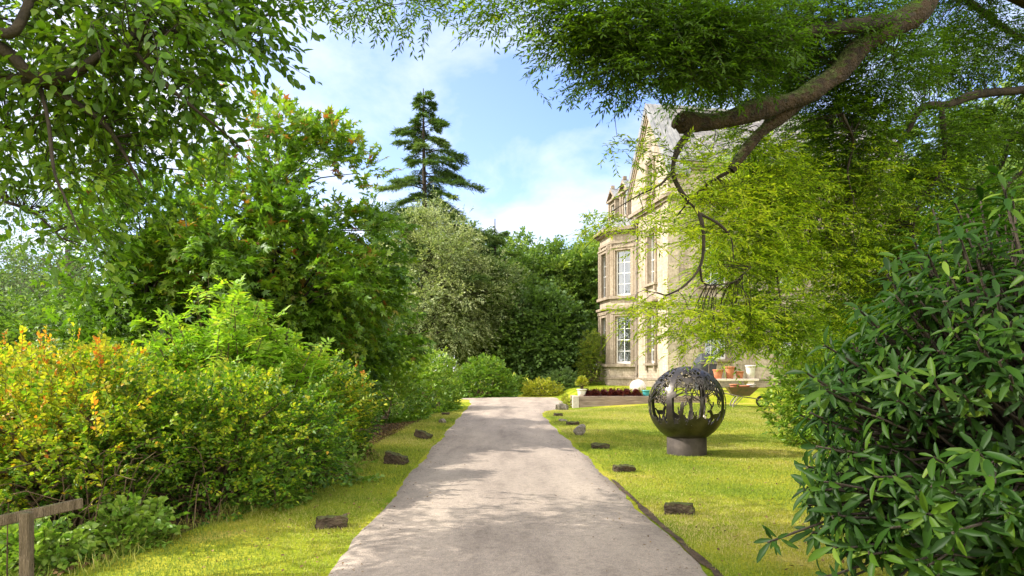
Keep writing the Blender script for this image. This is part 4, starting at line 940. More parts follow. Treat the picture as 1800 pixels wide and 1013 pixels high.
# --- rhododendrons and shrubs at the far end
def shrub(name, label, x, y, top, rx, ry, seed, n, m, L, ll, lw, kind, mat, vf=None, low=.0, group=None, cat='shrub', bump=.18, stems=20, droop=.25, thick=.45, stem_mat='stem', ang=55, upb=.3, zb=None, vj=.16, lobes=9, flat=.4, bare=0.0, shoots=0):
    """dome of foliage on bare stems"""
    rng = np.random.default_rng(seed); z = float(H(x, y)); t = thing(name, label, cat, (x, y, z), 0, group); wood, leaf = Soup(), Soup()
    h = top - z; cz = z + h * low; lb = rdir(rng, lobes); lb[:, 2] = np.abs(lb[:, 2]) * .9
    u = rdir(rng, n * 2); u = u[u[:, 2] > -.35][:n]
    bulge = 1 - bump + 2.1 * bump * np.max((u @ lb.T).clip(0, 1) ** 5, axis=1) * 1.0
    r = (1 - thick * rng.uniform(0, 1, len(u)) ** 1.8) * bulge * rng.normal(1, .05, len(u))
    p = A([x, y, cz]) + u * r[:, None] * A([rx, ry, h * (1 - low)]); p[:, 2] = np.maximum(p[:, 2], H(p[:, 0], p[:, 1]) + .04)
    if bare: k = (p[:, 2] - z > bare * h * (1 + .5 * np.sin(p[:, 0] * 4) * np.sin(p[:, 1] * 3.1))) | (rng.random(len(p)) < .22); p, u, bulge = p[k], u[k], bulge[k]
    d = u + rng.normal(0, .4, u.shape); d[:, 2] += upb
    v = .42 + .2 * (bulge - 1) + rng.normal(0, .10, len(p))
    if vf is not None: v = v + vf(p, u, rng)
    sprays(rng, leaf, wood, p, d, m, L, ll, lw, kind, v.clip(0, 1), droop=droop, ang=ang, vj=vj, twig=max(.0025, ll * .03), flat=flat)
    if shoots:                       # long new growth standing out of the dome
        i = rng.choice(np.nonzero(u[:, 2] > .1)[0], shoots); dd = u[i] * .6 + rng.normal(0, .25, (shoots, 3)) + A([0, 0, .75])
        sprays(rng, leaf, wood, p[i], dd, 17, rng.uniform(.28, .55, shoots), ll * 1.1, lw * 1.1, kind, (v[i] + .1).clip(0, 1), droop=.2, ang=60, vj=vj, twig=.003, flat=.8)
    for k in range(stems):
        i = rng.integers(len(p)); a = A([x, y, z - .05]) + A([*(rng.normal(0, .22, 2) * A([rx, ry])), 0]); b = p[i]; mid = a * .5 + b * .5 + A([0, 0, .15 * h]) + rng.normal(0, .08, 3)
        wood.tube(spline(np.array([a, mid, b]), 8), np.linspace(.012 + .006 * h, .004, 8), 5)
    wood.build('stems', M[stem_mat], t, True); leaf.build('foliage', mat, t); return t
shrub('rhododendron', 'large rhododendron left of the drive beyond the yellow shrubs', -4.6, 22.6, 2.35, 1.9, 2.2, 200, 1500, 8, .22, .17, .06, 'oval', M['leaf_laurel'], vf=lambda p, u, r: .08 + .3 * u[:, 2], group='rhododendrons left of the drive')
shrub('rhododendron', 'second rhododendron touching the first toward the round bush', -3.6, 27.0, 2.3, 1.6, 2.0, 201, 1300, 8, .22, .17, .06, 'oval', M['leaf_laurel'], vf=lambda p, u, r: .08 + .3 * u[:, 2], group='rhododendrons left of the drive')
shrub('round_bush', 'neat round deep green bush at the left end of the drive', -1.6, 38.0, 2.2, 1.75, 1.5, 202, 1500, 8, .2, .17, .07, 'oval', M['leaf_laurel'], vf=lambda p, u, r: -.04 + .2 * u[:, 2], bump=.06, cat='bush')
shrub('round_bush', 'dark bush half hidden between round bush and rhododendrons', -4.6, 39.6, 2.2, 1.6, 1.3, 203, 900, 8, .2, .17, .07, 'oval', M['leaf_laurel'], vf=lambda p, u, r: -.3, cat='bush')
shrub('golden_shrub', 'golden yellow low shrub straight ahead at the drive end', 1.7, 39.5, .95, 1.15, .8, 204, 700, 6, .2, .11, .05, 'oval', M['leaf_yellow'], vf=lambda p, u, r: .25)
shrub('green_bush', 'soft green bush behind the golden shrub', 2.9, 42.5, 1.5, 1.5, 1.2, 205, 800, 7, .2, .15, .06, 'oval', M['leaf_birch'], vf=lambda p, u, r: .15)
shrub('green_bush', 'low green bush left of the golden shrub', .2, 41.5, 1.1, .8, .8, 206, 500, 7, .2, .14, .06, 'oval', M['leaf_laurel'], vf=lambda p, u, r: .1)
shrub('golden_conifer', 'upright yellow green conifer against the bay window', 5.15, 43.0, 4.0, 1.0, 1.0, 207, 1500, 9, .3, .16, .04, 'dia', M['leaf_yellow'], vf=lambda p, u, r: -.22, bump=.12, droop=.5)
# --- the yellow hedge: spiraea with new orange growth, on the left
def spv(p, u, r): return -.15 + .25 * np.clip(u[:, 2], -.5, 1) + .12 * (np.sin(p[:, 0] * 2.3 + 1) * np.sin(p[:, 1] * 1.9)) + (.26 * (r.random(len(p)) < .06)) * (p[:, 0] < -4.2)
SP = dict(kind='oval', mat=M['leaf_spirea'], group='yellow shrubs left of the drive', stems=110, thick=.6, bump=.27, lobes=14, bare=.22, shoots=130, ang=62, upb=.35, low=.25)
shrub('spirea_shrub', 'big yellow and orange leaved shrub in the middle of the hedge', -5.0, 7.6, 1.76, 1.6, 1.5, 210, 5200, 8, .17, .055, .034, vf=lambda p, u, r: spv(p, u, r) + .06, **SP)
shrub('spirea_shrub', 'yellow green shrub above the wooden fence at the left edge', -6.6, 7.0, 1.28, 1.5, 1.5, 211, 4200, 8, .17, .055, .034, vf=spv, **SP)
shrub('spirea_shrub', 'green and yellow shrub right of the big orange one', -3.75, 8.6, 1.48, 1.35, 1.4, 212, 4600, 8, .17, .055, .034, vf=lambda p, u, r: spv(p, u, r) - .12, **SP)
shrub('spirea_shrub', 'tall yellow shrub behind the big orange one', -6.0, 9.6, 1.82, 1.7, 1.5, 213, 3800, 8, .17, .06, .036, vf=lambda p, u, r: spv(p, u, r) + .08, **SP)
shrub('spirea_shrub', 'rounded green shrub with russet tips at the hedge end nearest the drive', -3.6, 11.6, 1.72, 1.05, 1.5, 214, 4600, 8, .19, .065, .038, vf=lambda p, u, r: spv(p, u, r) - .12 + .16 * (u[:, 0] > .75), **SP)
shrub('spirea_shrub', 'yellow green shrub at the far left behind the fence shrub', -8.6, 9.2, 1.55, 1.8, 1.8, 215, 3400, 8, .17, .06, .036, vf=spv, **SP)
# bright pinnate saplings rising out of the hedge
def pinnate(label, x, y, top, rx, seed, n, cz):
    rng = np.random.default_rng(seed); z = float(H(x, y)); t = thing('ash_sapling', label, 'sapling', (x, y, z), 0, 'bright saplings in the yellow hedge'); wood, leaf = Soup(), Soup()
    for k in range(n):
        a = rng.uniform(0, 6.28); rr = rx * rng.uniform(0, 1) ** .6; e = A([x + rr * math.cos(a), y + rr * math.sin(a), z + (top - z) * (cz + (1 - cz) * rng.uniform(.1, 1) * (1 - .45 * (rr / rx) ** 2))])
        b = A([x, y, z]) + rng.normal(0, .1, 3) * A([1, 1, 0]); q = spline(np.array([b, b * .5 + e * .5 + A([0, 0, .25]), e]), 12); wood.tube(q, np.linspace(.016, .004, 12), 5)
        ns = 13; ii = np.sort(rng.uniform(.42, 1, ns)); pp = np.stack([np.interp(ii, np.linspace(0, 1, 12), q[:, j]) for j in range(3)], -1)
        d = rdir(rng, ns) + A([0, 0, .25]) + unit(e - b) * .3
        sprays(rng, leaf, wood, pp, d, 11, .34, .13, .042, 'oval', (.5 + .28 * ii + rng.normal(0, .1, ns)).clip(0, 1), droop=.35, ang=72, flat=.25, jit=.14, leafdroop=.12, vj=.1, twig=.0025)
    wood.build('stems', M['stem'], t, True); leaf.build('foliage', M['leaf_bright'], t)
pinnate('bright green ash sapling rising above the middle of the yellow hedge', -4.25, 10.0, 3.05, 1.1, 220, 70, .35)
pinnate('second bright green ash sapling leaning toward the drive', -3.45, 10.1, 2.45, .8, 221, 50, .35)
# ivy and bramble along the foot of the hedge, near the camera
for k, (x, y, tp, rx, lab) in enumerate(((-3.6, 6.4, .45, .32, 'pale green ivy clump at the hedge foot nearest the fence'), (-2.95, 8.1, .75, .5, 'fresh green bramble at the hedge foot beside the lawn'), (-2.65, 9.7, .9, .5, 'low leafy bramble at the hedge foot farther along'), (-4.0, 5.75, .4, .35, 'small ivy tangle just right of the fence post'))):
    shrub('bramble_clump', lab, x, y, tp - .15, rx, rx, 230 + k, 260, 6, .16, .07, .055, 'oval', M['leaf_ivy'], low=.1, group='low green clumps at the hedge foot', stems=14, vf=lambda p, u, r: .2, thick=.8, bump=.3)
# bare arching stems showing beneath the hedge
rng = np.random.default_rng(240); sp = Soup()
for k in range(150):
    f = rng.uniform(0, 1); x = np.interp(f, [0, .3, .6, 1], [-4.6, -3.6, -3.0, -2.7]) + rng.normal(0, .3) - .25; y = np.interp(f, [0, .3, .6, 1], [5.9, 7.0, 9.0, 11.6]) + rng.normal(0, .35)
    a = A([x, y, float(H(x, y)) - .03]); o = rng.normal(0, .38, 2) + A([.10, -.12]); hgt = rng.uniform(.35, 1.1)
    sp.tube(spline(np.array([a, a + A([*o * .4, hgt * .75]), a + A([*o, hgt * rng.uniform(.6, 1.05)])]), 7), np.linspace(.008, .003, 7), 4)
tag(sp.build('brushwood', M['stem'], None, True), 'tangle of bare brown stems under the yellow hedge', 'brushwood', kind='stuff')

# --- the tree overhead on the left
rng = np.random.default_rng(300)
tb = (-6.9, 5.0); t = thing('beech_tree', 'beech whose leafy boughs hang across the upper left of the view', 'tree', (*tb, float(H(*tb))))
trunkp = spline(A([(-6.9, 5.0, -.5), (-6.8, 5.0, 1.2), (-6.75, 5.1, 3.0), (-6.6, 5.2, 5.0), (-6.4, 5.3, 7.0), (-6.2, 5.2, 9.0)]), 24); wood, leaf = Soup(), Soup()
trunk = Soup(); trunk.tube(trunkp, np.linspace(.30, .09, 24), 12, bump=.04, rng=rng)
def traced(soup, rows, n, r0, r1, k=8, bump=.08, root=None, cap=False):
    pts = [P(*r) for r in rows]
    if root is not None: pts = [A(root)] + pts
    q = spline(np.array(pts), n); soup.tube(q, np.linspace(r0, r1, n), k, bump=bump, rng=rng, cap=cap); return q
LB = []
LB.append(traced(wood, [(-60, 60, 5.6), (60, 135, 5.7), (130, 128, 5.8), (215, 75, 6.0), (330, 55, 6.4), (440, 70, 6.8)], 30, .075, .008, root=(-6.6, 5.2, 4.6)))
LB.append(traced(wood, [(-40, 130, 5.8), (60, 140, 5.8), (120, 175, 5.9), (180, 215, 6.0), (215, 265, 6.1), (250, 330, 6.2)], 30, .06, .008, root=(-6.65, 5.2, 4.4)))
LB.append(traced(wood, [(130, 128, 5.8), (215, 80, 5.8), (275, 135, 5.9), (340, 190, 6.1), (395, 235, 6.4), (425, 262, 6.6)], 26, .03, .005))
LB.append(traced(wood, [(70, 150, 5.8), (85, 215, 5.7), (95, 300, 5.6), (115, 350, 5.6), (140, 410, 5.6)], 22, .02, .005))
LB.append(traced(wood, [(-80, 10, 5.6), (10, 60, 5.5), (45, 20, 5.5), (70, -60, 5.6), (120, -160, 6.0)], 22, .06, .02, root=(-6.55, 5.2, 5.2)))
LB.append(traced(wood, [(-40, 340, 6.4), (10, 355, 6.3), (60, 375, 6.2), (110, 420, 6.0)], 18, .03, .006, root=(-6.7, 5.1, 3.2)))
LB.append(traced(wood, [(215, 80, 5.9), (300, 0, 6.2), (400, -30, 6.8), (480, 20, 7.2)], 20, .03, .006))
LB.append(traced(wood, [(100, -120, 5.8), (250, -160, 6.3), (420, -170, 7.0), (560, -150, 7.6)], 20, .05, .01, root=(-6.4, 5.3, 6.3)))
LB.append(traced(wood, [(0, 220, 6.8), (80, 230, 7.0), (170, 250, 7.4), (260, 290, 7.8), (330, 300, 8.0)], 20, .035, .006, root=(-6.65, 5.2, 4.2)))
PADS = [(60, 40, 6.0, 120, 60, 60), (190, 40, 6.2, 120, 60, 60), (310, 50, 6.4, 110, 50, 54), (400, 60, 6.7, 80, 45, 36), (470, 50, 6.9, 30, 30, 9), (60, 130, 6.0, 110, 60, 60), (170, 130, 6.0, 100, 60, 60), (270, 140, 6.2, 80, 45, 40), (350, 160, 6.4, 50, 35, 20),
        (60, 220, 6.2, 110, 60, 60), (170, 225, 6.4, 90, 50, 50), (270, 215, 6.6, 60, 40, 28), (350, 200, 6.6, 45, 30, 14), (400, 240, 6.7, 35, 22, 9), (50, 300, 6.2, 90, 45, 30), (140, 310, 6.2, 70, 45, 22), (220, 300, 6.4, 50, 40, 14), (290, 280, 7.0, 45, 30, 12), (60, 360, 6.2, 70, 25, 9), (140, 390, 6.0, 40, 36, 9), (170, 440, 6.0, 26, 18, 6),
        (100, -60, 6.0, 160, 50, 60), (300, -70, 6.4, 140, 50, 60), (460, -60, 6.9, 90, 45, 36), (200, -200, 6.5, 200, 70, 80), (420, -220, 7.2, 170, 70, 70), (620, -260, 7.8, 140, 60, 40), (-120, 120, 6.0, 90, 160, 70), (-150, -100, 6.0, 120, 100, 60), (120, -360, 6.6, 250, 90, 90), (420, -380, 7.0, 200, 90, 70), (330, 95, 7.6, 110, 60, 40), (120, 180, 7.6, 140, 90, 60), (120, 30, 7.6, 140, 90, 60), (260, 30, 5.2, 120, 60, 24), (-400, -50, 5.5, 200, 150, 150), (-300, -300, 5.6, 200, 130, 150), (-330, 60, 6.6, 130, 120, 90), (-420, -250, 6.8, 200, 150, 120), (-260, -420, 6.4, 200, 130, 120), (-500, 0, 5.0, 160, 130, 120), (-480, -260, 4.9, 180, 130, 120), (430, 15, 6.6, 80, 30, 26), (330, 10, 6.2, 90, 35, 30), (220, 10, 6.0, 90, 35, 30)]
def pads(rng, rows, dscale):
    ps, ds, ids = [], [], []
    for i, (px, py, d, rx, ry, n) in enumerate(rows):
        u = rdir(rng, n) * rng.uniform(0, 1, (n, 1)) ** (1 / 2.4); c = P(px, py, d); k = d / F_PX
        ps.append(c + u * A([rx * k, max(.25, (rx + ry) * .5 * k) * dscale, ry * k])); ds.append(unit(u) + rng.normal(0, .4, u.shape)); ids.append(np.full(n, i))
    return np.concatenate(ps), np.concatenate(ds), np.concatenate(ids)
def connect(rng, wood, limbs_, p, r=.006, step=1, sub=6):
    """thin side branches from the nearest limb point out to some of the spray origins"""
    L_ = np.concatenate(limbs_)
    for q in p[::step]:
        dd = np.linalg.norm(L_ - q, axis=1) + .35 * np.maximum(q[2] - L_[:, 2], 0); a = L_[np.argmin(dd)]; l = np.linalg.norm(q - a)
        if l > 2.2 or l < .05: continue
        wood.tube(spline(np.array([a, a * .5 + q * .5 + rng.normal(0, .07 * l, 3) + A([0, 0, .10 * l]), q]), sub), np.linspace(r + .002 * l, .0022, sub), 4)
p, d, ids = pads(rng, PADS, 1.1); d = d + A([.45, -.1, -.12])
connect(rng, wood, LB, p, .005, 2)
sprays(rng, leaf, wood, p, d, 7, .42, .118, .056, 'oval', (.5 + .16 * rng.normal(0, 1, len(PADS))[ids]).clip(0, 1), droop=.35, ang=50, flat=.45, jit=.3, leafdroop=.32, twig=.003)
trunk.build('trunk', M['bark'], t, True); wood.build('branches', M['bark_dark'], t, True); leaf.build('crown', M['leaf_beech'], t)

# --- the big old tree on the right, whose limb reaches in over the lawn
rng = np.random.default_rng(400)
tb = (8.6, 9.6); t = thing('overhanging_tree', 'old tree with a thick mossy limb and fine leaves hanging over the lawn', 'tree', (*tb, float(H(*tb))))
trunk = Soup(); trunk.tube(spline(A([(8.6, 9.6, -.4), (8.4, 9.6, 1.5), (8.2, 9.4, 3.4), (7.7, 9.0, 5.6), (7.2, 8.8, 7.6), (6.8, 8.8, 10)]), 30), np.linspace(.52, .16, 30), 16, bump=.05, rng=rng)
big = Soup(); LR = []
def lim(s, rows, n, r0, r1, k=9, bump=.07, root=None, cap=False): q = traced(s, rows, n, r0, r1, k, bump, root, cap); LR.append(q); return q
lim(big, [(1690, -60, 8.0), (1620, 15, 7.8), (1560, 50, 7.7), (1510, 85, 7.6), (1470, 130, 7.5), (1410, 170, 7.4), (1340, 190, 7.3), (1270, 212, 7.2), (1200, 215, 7.1), (1188, 214, 7.1)], 80, .145, .084, 18, .10, root=(7.6, 9.0, 6.1), cap=True)
lim(wood := Soup(), [(1445, 150, 7.5), (1390, 190, 7.5), (1340, 230, 7.5), (1310, 265, 7.5), (1285, 300, 7.5)], 26, .10, .05, 10, .08)
big.add(np.concatenate(wood.V), np.concatenate(wood.F[4])); wood = Soup()
lim(wood, [(1215, 228, 7.1), (1192, 262, 7.05), (1183, 300, 7.0), (1196, 335, 7.0), (1228, 375, 7.0), (1237, 420, 7.0), (1230, 470, 7.0), (1200, 505, 6.9), (1170, 520, 6.9)], 46, .034, .008, 7, .12)
lim(wood, [(1228, 375, 7.0), (1265, 395, 7.05), (1285, 420, 7.1), (1290, 460, 7.1)], 20, .018, .005, 6, .12)
lim(wood, [(1183, 300, 7.0), (1160, 325, 6.9), (1120, 345, 6.8), (1075, 372, 6.7)], 18, .016, .004, 6, .12)
lim(wood, [(1230, 470, 7.0), (1240, 500, 7.1), (1290, 495, 7.2), (1320, 470, 7.3)], 18, .014, .004, 6, .12)
lim(wood, [(1285, 300, 7.5), (1250, 320, 7.6), (1215, 350, 7.6), (1190, 380, 7.6)], 18, .022, .005, 6, .12)
lim(wood, [(1320, 320, 8.2), (1345, 370, 8.2), (1352, 420, 8.2), (1365, 480, 8.1), (1375, 555, 8.0)], 24, .026, .005, 6, .12)
lim(wood, [(1860, 140, 9.2), (1800, 158, 9.2), (1720, 165, 9.1), (1665, 185, 9.0), (1620, 190, 9.0), (1590, 240, 9.0), (1545, 280, 8.9), (1470, 315, 8.8), (1420, 345, 8.8), (1405, 368, 8.8)], 44, .075, .010, 8, .12, root=(7.9, 9.2, 4.9))
lim(wood, [(1655, 190, 9.0), (1660, 250, 9.0), (1655, 300, 8.9), (1620, 350, 8.9), (1605, 410, 8.8), (1615, 480, 8.7)], 30, .034, .006, 7, .1)
lim(wood, [(1530, 290, 8.9), (1500, 340, 8.8), (1470, 365, 8.8), (1405, 368, 8.8)], 18, .026, .006, 6, .1)
lim(wood, [(1860, 330, 10.5), (1790, 235, 10.3), (1760, 290, 10.2), (1720, 330, 10.1), (1680, 330, 10.0)], 26, .06, .01, 7, .1, root=(8.3, 9.5, 3.0))
lim(wood, [(1850, 260, 9.8), (1800, 300, 9.8), (1770, 330, 9.7), (1765, 380, 9.6)], 18, .05, .012, 7, .1, root=(8.2, 9.4, 3.7))
lim(wood, [(1600, 30, 7.7), (1500, 45, 7.4), (1410, 60, 7.2), (1330, 85, 7.0), (1230, 60, 6.8), (1130, 75, 6.6), (1020, 95, 6.5)], 44, .09, .010, 8, .10)
lim(wood, [(1640, -40, 7.8), (1480, -70, 7.4), (1300, -60, 7.0), (1100, -50, 6.8), (900, -40, 6.6), (760, 0, 6.6)], 44, .08, .010, 8, .08)
lim(wood, [(1330, 85, 7.0), (1270, 130, 7.0), (1180, 140, 6.9), (1090, 140, 6.8)], 24, .030, .006, 6, .1)
lim(wood, [(1800, -200, 8.4), (1640, -280, 8.0), (1400, -300, 7.6), (1150, -260, 7.4), (900, -220, 7.2)], 40, .10, .012, 8, .08, root=(7.2, 8.8, 7.4))
lim(wood, [(1480, 200, 7.9), (1500, 250, 8.3), (1490, 300, 8.4), (1500, 350, 8.4)], 20, .02, .006, 6, .1)
lim(wood, [(1700, 0, 9.4), (1780, 60, 9.4), (1830, 80, 9.4)], 16, .05, .02, 6, .1)
# (px, py, depth, rx, ry, sprays, colour); sunlit and shaded tones are put into the colour
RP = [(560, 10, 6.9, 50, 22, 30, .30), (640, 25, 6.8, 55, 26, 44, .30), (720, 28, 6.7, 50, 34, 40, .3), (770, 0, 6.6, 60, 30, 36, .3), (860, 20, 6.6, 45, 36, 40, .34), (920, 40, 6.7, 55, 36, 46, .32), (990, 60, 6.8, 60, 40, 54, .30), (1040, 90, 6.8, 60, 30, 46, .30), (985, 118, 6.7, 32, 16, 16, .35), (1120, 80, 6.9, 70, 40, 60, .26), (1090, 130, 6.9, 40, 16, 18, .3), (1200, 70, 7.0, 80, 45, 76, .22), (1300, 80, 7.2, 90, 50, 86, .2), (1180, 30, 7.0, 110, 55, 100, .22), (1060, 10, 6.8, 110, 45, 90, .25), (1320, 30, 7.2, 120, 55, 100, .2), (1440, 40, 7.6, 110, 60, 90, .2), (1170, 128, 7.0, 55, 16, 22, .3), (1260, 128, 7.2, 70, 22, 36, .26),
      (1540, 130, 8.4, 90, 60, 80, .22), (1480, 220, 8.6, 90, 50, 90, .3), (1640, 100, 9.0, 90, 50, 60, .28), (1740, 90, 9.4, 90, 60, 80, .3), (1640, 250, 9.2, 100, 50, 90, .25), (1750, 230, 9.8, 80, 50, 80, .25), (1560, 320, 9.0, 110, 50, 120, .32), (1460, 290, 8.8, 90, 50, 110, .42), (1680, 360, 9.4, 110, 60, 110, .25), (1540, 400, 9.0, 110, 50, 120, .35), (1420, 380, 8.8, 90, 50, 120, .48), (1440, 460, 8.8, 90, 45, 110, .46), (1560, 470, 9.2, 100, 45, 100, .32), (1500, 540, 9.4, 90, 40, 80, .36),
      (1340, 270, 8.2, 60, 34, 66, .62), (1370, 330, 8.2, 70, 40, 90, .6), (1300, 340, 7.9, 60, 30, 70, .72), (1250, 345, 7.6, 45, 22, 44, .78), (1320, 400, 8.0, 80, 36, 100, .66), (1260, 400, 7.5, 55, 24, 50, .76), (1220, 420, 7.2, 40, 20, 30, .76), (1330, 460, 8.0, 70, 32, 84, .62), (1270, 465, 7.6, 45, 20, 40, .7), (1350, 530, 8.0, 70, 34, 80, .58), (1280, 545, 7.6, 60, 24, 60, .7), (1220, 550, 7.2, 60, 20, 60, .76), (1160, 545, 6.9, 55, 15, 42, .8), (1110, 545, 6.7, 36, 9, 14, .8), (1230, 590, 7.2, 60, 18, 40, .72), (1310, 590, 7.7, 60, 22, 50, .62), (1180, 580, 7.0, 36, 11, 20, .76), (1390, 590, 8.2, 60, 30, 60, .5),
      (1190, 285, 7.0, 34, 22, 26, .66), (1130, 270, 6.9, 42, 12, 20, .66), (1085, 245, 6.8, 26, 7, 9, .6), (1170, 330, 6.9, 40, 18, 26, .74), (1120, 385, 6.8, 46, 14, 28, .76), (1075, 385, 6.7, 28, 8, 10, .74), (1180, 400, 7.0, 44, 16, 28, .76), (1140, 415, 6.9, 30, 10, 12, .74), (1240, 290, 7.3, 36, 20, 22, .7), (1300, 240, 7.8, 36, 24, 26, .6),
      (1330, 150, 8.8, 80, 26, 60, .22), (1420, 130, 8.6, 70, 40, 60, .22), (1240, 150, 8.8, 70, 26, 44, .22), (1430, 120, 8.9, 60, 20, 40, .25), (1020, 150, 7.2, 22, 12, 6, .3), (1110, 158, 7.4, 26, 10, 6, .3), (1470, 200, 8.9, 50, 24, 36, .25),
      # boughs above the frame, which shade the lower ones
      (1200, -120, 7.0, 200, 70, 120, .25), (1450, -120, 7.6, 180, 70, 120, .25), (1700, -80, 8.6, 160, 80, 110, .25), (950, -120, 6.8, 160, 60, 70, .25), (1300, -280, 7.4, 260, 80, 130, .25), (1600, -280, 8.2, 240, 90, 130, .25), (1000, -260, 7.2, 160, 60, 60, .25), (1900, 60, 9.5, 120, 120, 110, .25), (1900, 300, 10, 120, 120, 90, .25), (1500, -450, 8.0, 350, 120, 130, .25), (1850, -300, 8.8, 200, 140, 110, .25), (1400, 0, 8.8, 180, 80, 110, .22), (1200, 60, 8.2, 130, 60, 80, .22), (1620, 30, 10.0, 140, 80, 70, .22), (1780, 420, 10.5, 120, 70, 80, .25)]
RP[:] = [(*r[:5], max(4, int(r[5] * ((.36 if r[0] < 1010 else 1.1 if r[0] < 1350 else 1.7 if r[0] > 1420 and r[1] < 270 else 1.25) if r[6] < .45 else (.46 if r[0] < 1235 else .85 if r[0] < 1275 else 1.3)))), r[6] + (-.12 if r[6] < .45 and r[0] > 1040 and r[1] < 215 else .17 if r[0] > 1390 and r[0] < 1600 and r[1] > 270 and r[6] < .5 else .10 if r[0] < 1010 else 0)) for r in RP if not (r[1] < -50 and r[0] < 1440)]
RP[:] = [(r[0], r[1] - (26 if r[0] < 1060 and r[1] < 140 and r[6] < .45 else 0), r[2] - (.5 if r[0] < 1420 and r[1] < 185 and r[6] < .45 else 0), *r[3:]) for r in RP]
for k_ in range(22):       # outer foliage farther round the crown, sunlight put into its leaf colour
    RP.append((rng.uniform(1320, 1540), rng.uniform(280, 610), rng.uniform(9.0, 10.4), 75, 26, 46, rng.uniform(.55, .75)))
p, d, ids = pads(rng, [r[:6] for r in RP], .8); col = A([r[6] for r in RP])
leaf = Soup(); connect(rng, wood, LR, p, .004, 4)
d = d * A([1, 1, .35]) + A([-.25, -.1, -.12])
nn = len(p); p2 = p + rng.normal(0, .10, p.shape) * A([1, 1, .35]); d2 = d + rng.normal(0, .5, d.shape) * A([1, 1, .4])
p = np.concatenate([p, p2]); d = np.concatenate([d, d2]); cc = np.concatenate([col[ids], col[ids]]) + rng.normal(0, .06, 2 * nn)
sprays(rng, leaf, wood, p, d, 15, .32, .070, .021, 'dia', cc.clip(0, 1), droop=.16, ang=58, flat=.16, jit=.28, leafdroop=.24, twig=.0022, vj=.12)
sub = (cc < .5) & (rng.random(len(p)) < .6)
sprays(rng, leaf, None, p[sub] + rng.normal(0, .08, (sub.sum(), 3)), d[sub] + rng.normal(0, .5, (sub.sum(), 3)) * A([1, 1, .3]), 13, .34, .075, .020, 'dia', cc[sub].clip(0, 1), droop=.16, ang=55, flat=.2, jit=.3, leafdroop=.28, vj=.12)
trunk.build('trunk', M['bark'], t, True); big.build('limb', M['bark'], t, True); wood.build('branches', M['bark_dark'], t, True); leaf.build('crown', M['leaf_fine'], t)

# --- rhododendron in the right foreground, whorls of long glossy leaves
def whorls(rng, leaf, wood, p, d, per, ll, lw, v, spread=(50, 95)):
    n = len(p); d = unit(d); ref = np.tile(A([.3, .2, .9]), (n, 1)); s = unit(np.cross(d, ref)); w = np.cross(s, d)
    a = (np.arange(per)[None] * 2.399 + rng.uniform(0, 6.28, (n, 1))); th = R(1) * (spread[0] + (spread[1] - spread[0]) * ((np.arange(per)[None] + .5) / per) ** 1.0 + rng.normal(0, 8, (n, per)))
    rad = np.cos(a)[..., None] * s[:, None] + np.sin(a)[..., None] * w[:, None]
    dr = np.cos(th)[..., None] * d[:, None] + np.sin(th)[..., None] * rad; dr[..., 2] -= .22
    nm = np.sin(th)[..., None] * d[:, None] - np.cos(th)[..., None] * rad + A([0, 0, .35]) + rng.normal(0, .12, dr.shape)
    pos = p[:, None] - d[:, None] * (.012 * np.arange(per))[None, :, None] + rad * .006
    sc = rng.uniform(.62, 1.08, (n, per)) * rng.uniform(.8, 1.12, (n, 1))
    vv = (np.broadcast_to(v, (n,))[:, None] + rng.normal(0, .16, (n, per)) + .6 * (rng.random((n, per)) < .002)).clip(0, 1)
    leaves(leaf, pos.reshape(-1, 3), dr.reshape(-1, 3), nm.reshape(-1, 3), (ll * sc).ravel(), (lw * sc * rng.uniform(.85, 1.1, sc.shape)).ravel(), 'long', vv.ravel())
def rhodo(label, x, y, top, rx, ry, seed, n, per, ll, lw, zc, group=None, mat='leaf_rhodo', extra=(), stems=60, vb=.48):
    rng = np.random.default_rng(seed); z = float(H(x, y)); t = thing('rhododendron', label, 'shrub', (x, y, z), 0, group); wood, leaf = Soup(), Soup()
    u = rdir(rng, n * 2); u = u[(u[:, 2] > -.75)][:n]; lb = rdir(rng, 12)
    bul = .86 + .26 * np.max((u @ lb.T).clip(0, 1) ** 6, axis=1); r = (1 - .5 * rng.uniform(0, 1, len(u)) ** 1.6) * bul
    p = A([x, y, zc]) + u * r[:, None] * A([rx, ry, top - zc]); p = p[p[:, 2] > z + .08]; u = u[:len(p)] * 0 + unit((p - A([x, y, zc])) / A([rx, ry, top - zc]))
    for (px, py, dd, k, sd) in extra:
        q = P(px, py, dd) + rng.normal(0, 1, (k, 3)) * sd * A([1, 1, .8]); p = np.vstack([p, q]); u = np.vstack([u, unit(q - A([x + .3, y + .2, zc]))])
    d = u + rng.normal(0, .3, u.shape) + A([0, 0, .35])
    for i, q in enumerate(p):
        a = A([x, y, zc - .2]) * .55 + q * .45 + rng.normal(0, .08, 3); wood.tube(spline(np.array([a, a * .5 + q * .5 - A([0, 0, .04]), q - unit(d[i:i + 1])[0] * .05, q]), 6), np.linspace(.009, .0045, 6), 5)
    for k in range(stems):
        q = p[rng.integers(len(p))]; b = A([x, y, z - .05]) + A([*(rng.normal(0, .25, 2) * A([rx, ry])), 0]); q = A([x, y, zc]) * .4 + q * .6
        wood.tube(spline(np.array([b, b * .6 + q * .4 + A([0, 0, .1]) + rng.normal(0, .1, 3), q]), 9), np.linspace(.03, .010, 9), 6)
    whorls(rng, leaf, wood, p, d, per, ll, lw, vb + rng.normal(0, .12, len(p)))
    wood.build('stems', M['bark_dark'], t, True); leaf.build('foliage', M[mat], t)
